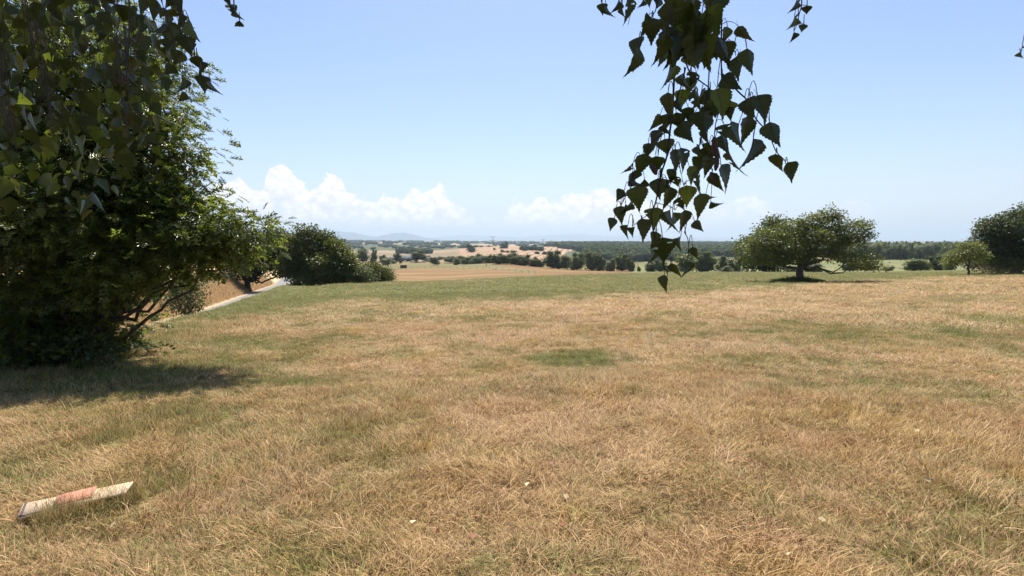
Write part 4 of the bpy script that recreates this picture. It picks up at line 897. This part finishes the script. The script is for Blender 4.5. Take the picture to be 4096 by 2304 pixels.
def cam_leaf(parent, bx, by, tx, ty, wpx, d, k, r, li):
    p0 = at(bx, by, d); p1 = at(tx, ty, d + r.uniform(-.01, .01)); ax = p1 - p0; Lg = np.linalg.norm(ax); 
    full = .80 * Lg; wm = wpx * d / 2048.; c_ = np.clip(wm / full, .12, 1.35); roll = math.acos(min(c_, .995)) * r.choice([-1, 1])
    ax /= Lg; view = EYE - p0; view -= ax * view.dot(ax); view /= np.linalg.norm(view); sd_ = np.cross(ax, view)
    nn = view * math.cos(roll) + sd_ * math.sin(roll)
    S_, A_, N_ = frames(ax[None], nn[None]); S_, A_, N_ = S_[0], A_[0], N_[0]
    wx = max(1., c_) * r.uniform(.98, 1.10); 
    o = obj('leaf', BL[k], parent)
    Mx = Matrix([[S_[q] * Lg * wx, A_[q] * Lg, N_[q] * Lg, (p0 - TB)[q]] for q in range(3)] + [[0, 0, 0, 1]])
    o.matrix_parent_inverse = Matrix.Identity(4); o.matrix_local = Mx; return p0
def stems(parent, lines, r, rad0):
    parts = []
    for pts, d, rr_ in lines:
        P = np.array([at(p[0], p[1], d + (p[2] if len(p) > 2 else 0)) for p in pts]) - TB
        t_ = np.linspace(0, len(P) - 1, len(P) * 4); P2 = np.stack([np.interp(t_, np.arange(len(P)), P[:, q]) for q in range(3)], -1)
        P2[1:-1] = (P2[:-2] + P2[1:-1] * 2 + P2[2:]) / 4; parts.append(tube(P2, np.linspace(rr_ * rad0, rr_ * rad0 * .45, len(P2)), 5))
    return parts
rb = np.random.RandomState(21)
RL = [(2409,13,2409,58,42),(2424,20,2443,82,16),(2474,1,2459,56,18),(2490,33,2490,71,17),(2518,-8,2513,105,36),(2572,-2,2563,33,12),(2598,-25,2596,34,36),(2640,-15,2620,42,42),(2595,62,2566,155,50),(2612,73,2601,177,80),(2660,66,2645,150,45),
(2557,149,2526,231,46),(2560,200,2541,307,40),(2540,243,2539,294,24),(2782,4,2707,124,55),(2674,110,2641,212,40),(2665,141,2649,265,55),(2731,130,2700,269,82),(2800,110,2822,296,120),(2825,36,2890,140,90),(2910,108,2900,175,36),(2953,105,2988,188,42),
(2988,195,2996,312,62),(2955,222,2935,320,55),(2905,190,2880,250,46),(2890,305,2964,368,66),(2785,290,2738,358,50),(2752,215,2775,285,50),(2680,255,2678,358,20),(2672,370,2675,480,52),(2731,357,2725,440,60),(2778,354,2785,450,36),(2807,358,2790,445,26),
(2838,363,2825,415,40),(2868,355,2912,475,70),(2858,405,2860,480,85),(2815,444,2805,560,84),(2753,428,2750,490,48),(2641,458,2606,532,36),(2705,450,2725,530,62),(2722,493,2766,575,66),(2832,518,2818,580,26),(3000,390,3008,492,66),(3030,382,3080,485,70),
(2988,467,2984,588,54),(2955,495,2934,605,14),(2896,498,2905,555,72),(2885,541,2908,632,50),(3078,489,3110,601,72),(3013,556,2998,690,11),(2638,520,2598,600,42),(2659,556,2670,625,66),(2722,592,2750,688,40),(3103,616,3105,700,50),(3150,650,3180,735,56),
(2572,615,2560,720,62),(2623,625,2627,704,66),(2690,598,2722,697,46),(2829,622,2832,715,50),(2798,580,2796,642,18),(2815,590,2823,622,24),(2915,608,2960,722,26),(2884,660,2946,752,44),(2533,650,2495,703,12),(2545,680,2515,745,46),(2497,761,2460,810,42),
(2545,745,2560,851,86),(2578,716,2543,765,28),(2632,714,2630,800,60),(2695,676,2672,740,40),(2700,703,2710,757,42),(2757,665,2780,748,42),(2792,681,2782,780,30),(2680,748,2666,853,48),(2745,742,2748,835,70),(2712,790,2735,842,46),(2798,775,2825,882,62),
(2823,777,2860,800,18),(2843,806,2893,829,26),(2484,824,2470,895,48),(2458,872,2433,925,40),(2512,900,2497,955,26),(2565,875,2585,972,54),(2530,910,2525,945,28),(2630,830,2606,920,62),(2627,928,2606,980,46),(2650,950,2658,1062,98),(2606,1000,2607,1065,16),
(2680,840,2682,935,24),(2690,850,2694,930,26),(2738,840,2735,937,46),(2778,883,2810,932,38),(2722,950,2708,1006,20),(2770,988,2784,1042,34),(2688,1052,2718,1120,36),(2748,1048,2745,1120,14),(2657,1100,2653,1174,36)]
for q in range(30):
    x = rb.uniform(2650, 2900); y_ = rb.uniform(-70, 210); RL.append((x, y_, x + rb.uniform(-30, 40), y_ + rb.uniform(80, 130), rb.uniform(40, 90)))
D0 = .78
RS = [([(2700,-260),(2702,-60),(2700,270),(2695,330),(2690,450),(2680,520),(2668,627),(2645,690),(2623,811),(2605,851),(2610,914),(2623,959),(2655,1060),(2657,1078)], D0, 1.5), ([(2735,-260),(2745,-40),(2742,270),(2800,325),(2830,345),(2850,375),(2862,400)], D0 + .02, 1.1),
      ([(2742,270),(2730,330),(2705,400),(2670,480),(2640,560),(2630,640)], D0 + .01, .9), ([(2840,-260),(2838,100),(2836,300),(2830,380),(2815,440),(2810,540),(2800,580)], D0 + .03, 1.0), ([(2900,-260),(2885,100),(2885,290),(2890,370),(2885,420),(2862,490),(2850,620),(2845,660),(2852,700)], D0 + .04, 1.0),
      ([(2885,290),(2950,365),(2990,400),(3020,470),(3035,490),(3075,530),(3100,600),(3120,625),(3140,640),(3150,690)], D0 + .02, 1.0), ([(2885,210),(2915,155),(2930,175),(2945,230)], D0, .7), ([(2680,520),(2610,560),(2575,640),(2555,670),(2530,740),(2500,790),(2484,824)], D0 - .01, .8),
      ([(2700,590),(2717,660),(2735,742)], D0, .6), ([(2738,930),(2750,950),(2755,980),(2752,1015),(2765,1030)], D0, .6), ([(2755,1005),(2740,1020)], D0, .5), ([(2660,1070),(2668,1090),(2672,1105)], D0, .9), ([(2658,1062),(2690,1075)], D0, .7), ([(2640,-200),(2625,40),(2600,80)], D0 - .02, .7), ([(2540,-200),(2530,20),(2512,100)], D0, .6),
      ([(2605,851),(2575,870),(2530,905)], D0, .6), ([(2400,-200),(2405,10)], D0, .6), ([(2566,160),(2555,200),(2525,250)], D0, .6), ([(2623,811),(2680,825),(2700,840)], D0, .5), ([(2475,-150),(2485,20)], D0, .5)]
for q in range(34):
    st = RS[rb.choice([0, 0, 1, 2, 3, 3, 4, 7])][0]; P_ = np.array([p[:2] for p in st if p[1] > 150], float)
    if len(P_) < 2: continue
    j_ = rb.randint(len(P_) - 1); m_ = P_[j_] + (P_[j_ + 1] - P_[j_]) * rb.uniform(); x = m_[0] + rb.uniform(-38, 38); y_ = m_[1] + rb.uniform(0, 25); a_ = rb.normal() * .45; L_ = rb.uniform(50, 92)
    if y_ < 900: RL.append((x, y_, x + math.sin(a_) * L_, y_ + math.cos(a_) * L_, L_ * rb.choice([.25, .5, .65, .75])))
def near_stem(px, row, lines):
    best = None
    for pts, d, _ in lines:
        P = np.array([p[:2] for p in pts], float)
        for a_, b_ in zip(P[:-1], P[1:]):
            for t_ in np.linspace(0, 1, 8):
                q = a_ * (1 - t_) + b_ * t_; dd_ = math.hypot(q[0] - px, q[1] - row) + (12 if q[1] > row else 0)
                if best is None or dd_ < best[0]: best = (dd_, q, d)
    return best
LEAFN = 0
def hang(name_label, leaves, lines, D, r, catk=()):
    global LEAFN
    hb = bpy.data.objects.new('hanging_branch', None); C.objects.link(hb); hb.parent = bt
    if name_label: hb['label'] = name_label
    parts = stems(hb, lines, r, .0013)
    for q, (bx_, by_, tx, ty, wp_) in enumerate(leaves):
        ln = math.hypot(tx - bx_, ty - by_); d = D * np.clip(95 / max(ln, 1), .78, 1.12) + r.uniform(-.03, .03)
        k = 1 if (bx_, by_) == (2650, 950) or r.uniform() < .12 else (4 if wp_ < 30 else r.choice([0, 0, 2, 3, 5]))
        p0 = cam_leaf(hb, bx_, by_, tx, ty, wp_, d, k, r, q); LEAFN += 1
        s_ = near_stem(bx_, by_, lines)
        if s_ and s_[0] < 170:
            a_ = at(s_[1][0], s_[1][1], s_[2]) - TB; b_ = p0 - TB; L_ = np.linalg.norm(b_ - a_); parts.append(tube(bez(a_, b_, (0, 0, .15 * L_), 6), [.0007, .00055, .0005, .0005, .0005, .0005], 4))
    obj('twig', mkmesh('twig', *merge(parts), M_TWIG, smooth=True), hb)
    for a_, b_, w_ in catk:
        P = bez(at(*a_, D) - TB, at(*b_, D) - TB, (0.001, 0, 0), 12); rd = w_ * D / 2048 / 2 * np.array([.3, .8, 1, 1.05, 1, 1.05, 1, 1.02, .95, .8, .6, .2]) * (1 + .12 * np.cos(np.arange(12) * 3.1)); obj('catkin', mkmesh('catkin', *tube(P, rd, 9), M_CAT, smooth=True), hb)
    return hb
M_CAT = plain_mat('brown_catkin', (.10, .055, .035), .85, (.05, .03, .02), 400.)
hang('longest spray, hanging against the sky to the meadow line', RL, RS, D0, rb, [((2856, 547), (2857, 624), 24), ((2866, 620), (2861, 684), 19), ((2842, 688), (2858, 738), 20), ((2600, 655), (2625, 700), 22)])
SR = [(3228, 22, 3225, 62, 40), (3215, 96, 3205, 132, 34), (3176, 130, 3168, 174, 22), (3186, 2, 3168, 58, 8), (3178, 66, 3172, 116, 9)]
hang('small sprig with three leaves against the open sky', SR, [([(3205, -200), (3208, 20), (3195, 60), (3192, 90), (3176, 124)], .8, .8), ([(3208, 20), (3228, 22)], .8, .5), ([(3192, 90), (3215, 96)], .8, .5)], .8, rb)
hang(None, [(4110, 170, 4088, 200, 9), (4086, 205, 4075, 232, 5)], [([(4150, -200), (4140, 100), (4105, 180)], .8, .7)], .8, rb)
LE = [(690,-7,668,33,40),(700,-10,730,45,44),(699,40,659,88,36),(712,53,725,119,28),(712,121,706,170,22),(754,77,791,170,42),(743,150,765,225,66),(752,170,778,205,14),(780,223,800,290,42),(790,243,815,300,24),(804,302,826,370,54),(838,321,870,389,12)]
hang('outer edge strand of the dense curtain, single leaves one below another', LE, [([(680, -220), (692, -20), (724, 57), (733, 100), (745, 150), (760, 200), (780, 225), (797, 260), (805, 300), (838, 321)], .85, .9)], .85, rb)
hang('isolated leaf tip at the very top beside the dense curtain', [(918,18,945,62,40),(940,38,960,82,16),(958,82,941,117,28),(917,-4,912,20,14)], [([(900, -200), (915, -5), (922, 20), (950, 60), (960, 84)], .85, .7)], .85, rb)
lines, lv = [], []
for q in range(12):
    x0 = -60 + q * 62 + rb.uniform(-15, 15); sl_ = rb.uniform(.02, .34); y1 = np.interp(x0, [-60, 150, 350, 560, 700], [640, 690, 700, 600, 430]) * rb.uniform(.62, 1.0); d = rb.uniform(.78, 1.25)
    pts = [(x0 + sl_ * (t_ + 220) + rb.normal() * 9, t_) for t_ in np.linspace(-220, y1, 9)]; lines.append((pts, d, .6))
    P = np.array(pts); yy = 0.
    yy = -60 + rb.uniform(0, 40)
    while yy < y1 + 10 and len(lv) < 118:
        px = np.interp(yy, P[:, 1], P[:, 0]); s = rb.choice([-1, 1]); ln = rb.uniform(44, 74) / d ** .5; a_ = rb.normal() * .45 + s * .25; b0 = (px + s * rb.uniform(12, 30), yy + rb.uniform(0, 20))
        lv.append((b0[0], b0[1], b0[0] + math.sin(a_) * ln, b0[1] + math.cos(a_) * ln, rb.choice([.2, .45, .6, .75, .8]) * ln)); yy += rb.uniform(48, 72)
hang('dense dark curtain of hanging leaves in front of the oak', lv, lines, .95, rb, [((560, 130), (546, 178), 12), ((140, 80), (146, 170), 11), ((500, 300), (485, 340), 12), ((330, 150), (350, 188), 12)])
# more leaves of the same curtain, together as one part, and the unseen crown overhead, trimmed and holed to shape its shade
def birch_cloud(name, pos, r, size, parent, down=.9):
    n = len(pos); tv = np.array([[0, 0, 0], [.26, .14, .06], [.36, .32, .09], [.2, .62, .04], [0, 1, -.05], [-.2, .62, .04], [-.36, .32, .09], [-.26, .14, .06], [0, .4, 0]]); tf = [np.array([[8, q, (q + 1) % 8] for q in range(8)])]
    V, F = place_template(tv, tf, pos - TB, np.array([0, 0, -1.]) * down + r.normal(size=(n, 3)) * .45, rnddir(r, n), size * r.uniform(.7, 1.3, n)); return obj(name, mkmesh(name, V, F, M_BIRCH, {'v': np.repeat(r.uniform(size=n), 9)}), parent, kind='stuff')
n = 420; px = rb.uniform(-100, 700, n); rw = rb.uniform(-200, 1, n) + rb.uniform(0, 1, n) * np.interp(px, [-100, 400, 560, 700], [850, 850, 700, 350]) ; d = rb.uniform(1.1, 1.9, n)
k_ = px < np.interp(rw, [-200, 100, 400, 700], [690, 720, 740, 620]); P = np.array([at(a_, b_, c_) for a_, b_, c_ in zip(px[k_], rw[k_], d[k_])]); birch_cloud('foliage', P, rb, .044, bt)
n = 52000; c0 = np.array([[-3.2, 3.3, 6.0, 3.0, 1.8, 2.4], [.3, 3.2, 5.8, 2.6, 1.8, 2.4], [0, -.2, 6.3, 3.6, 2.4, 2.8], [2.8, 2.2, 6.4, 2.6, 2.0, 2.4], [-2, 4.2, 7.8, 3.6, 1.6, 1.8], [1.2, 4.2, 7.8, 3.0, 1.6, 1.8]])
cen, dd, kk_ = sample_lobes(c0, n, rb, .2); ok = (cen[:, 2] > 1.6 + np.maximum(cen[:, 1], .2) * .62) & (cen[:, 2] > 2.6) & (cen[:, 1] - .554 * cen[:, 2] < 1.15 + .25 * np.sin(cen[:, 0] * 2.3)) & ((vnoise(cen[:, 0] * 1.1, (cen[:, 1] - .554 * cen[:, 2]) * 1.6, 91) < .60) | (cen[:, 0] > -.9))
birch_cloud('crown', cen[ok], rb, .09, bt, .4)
P = bez(TB - [0, 0, .2], TB + [-.3, .8, 8.3], (.1, 0, 0), 14, rb) - TB; parts = [tube(P, np.linspace(.2, .05, 14), 10)]
for q in range(14):
    s_ = P[5 + q % 8]; e = c0[q % 4, :3] - TB + rb.normal(size=3) * [1.3, 1., .7]; e[2] = max(e[2], 3.4); parts.append(tube(bez(s_, e, (0, 0, .5), 10, rb), np.linspace(.05, .008, 10), 5))
for pts in (RS[0][0][0], RS[3][0][0], (3205, -200), (4150, -200), (680, -220), (900, -200), *[l[0][0] for l in lines[::3]]):
    a_ = at(pts[0], pts[1], .85) - TB; parts.append(tube(bez(np.array([-1.8 + rb.normal() * .3, 2.2, 4.1]) if pts[0] > 2000 else np.array([-3.9 + rb.normal() * .4, 3.2, 4.0]), a_, (0, 0, .35), 10), np.linspace(.006, .0016, 10), 4))
m_b, nb_ = newmat('birch_bark'); tcn = nb_.add('ShaderNodeTexCoord').outputs['Object']; v_ = nb_.add('ShaderNodeMapping', {'Vector': tcn, 'Scale': (1, 1, 7)}).outputs[0]
pb = nb_.add('ShaderNodeBsdfPrincipled', {'Base Color': nb_.mix(nb_.ramp(nb_.noise(v_, 3, 5), .5, .62), (.6, .57, .52), (.06, .05, .045)), 'Roughness': .8}); finish(nb_, pb.outputs[0])
obj('trunk', mkmesh('trunk', *merge(parts), m_b, smooth=True), bt)

# ------------------------------------------------------------------ summer haze
V, F = box(-27000, 27000, -27000, 27000, min(float(AV[:, 2].min()), -60.) - 1, 375)
m, n = newmat('air'); pv = n.add('ShaderNodeVolumePrincipled', {'Color': (.72, .88, 1.0, 1), 'Density': .00010, 'Anisotropy': .25})
o_ = n.add('ShaderNodeOutputMaterial'); n.l.new(pv.outputs[0], o_.inputs['Volume'])
obj('haze', mkmesh('haze', V, F, m), kind='stuff')
print('leaves', LEAFN, 'tris', sum(len(p.data.loop_triangles) if False else len(p.data.polygons) for p in sc.objects if p.type == 'MESH'))
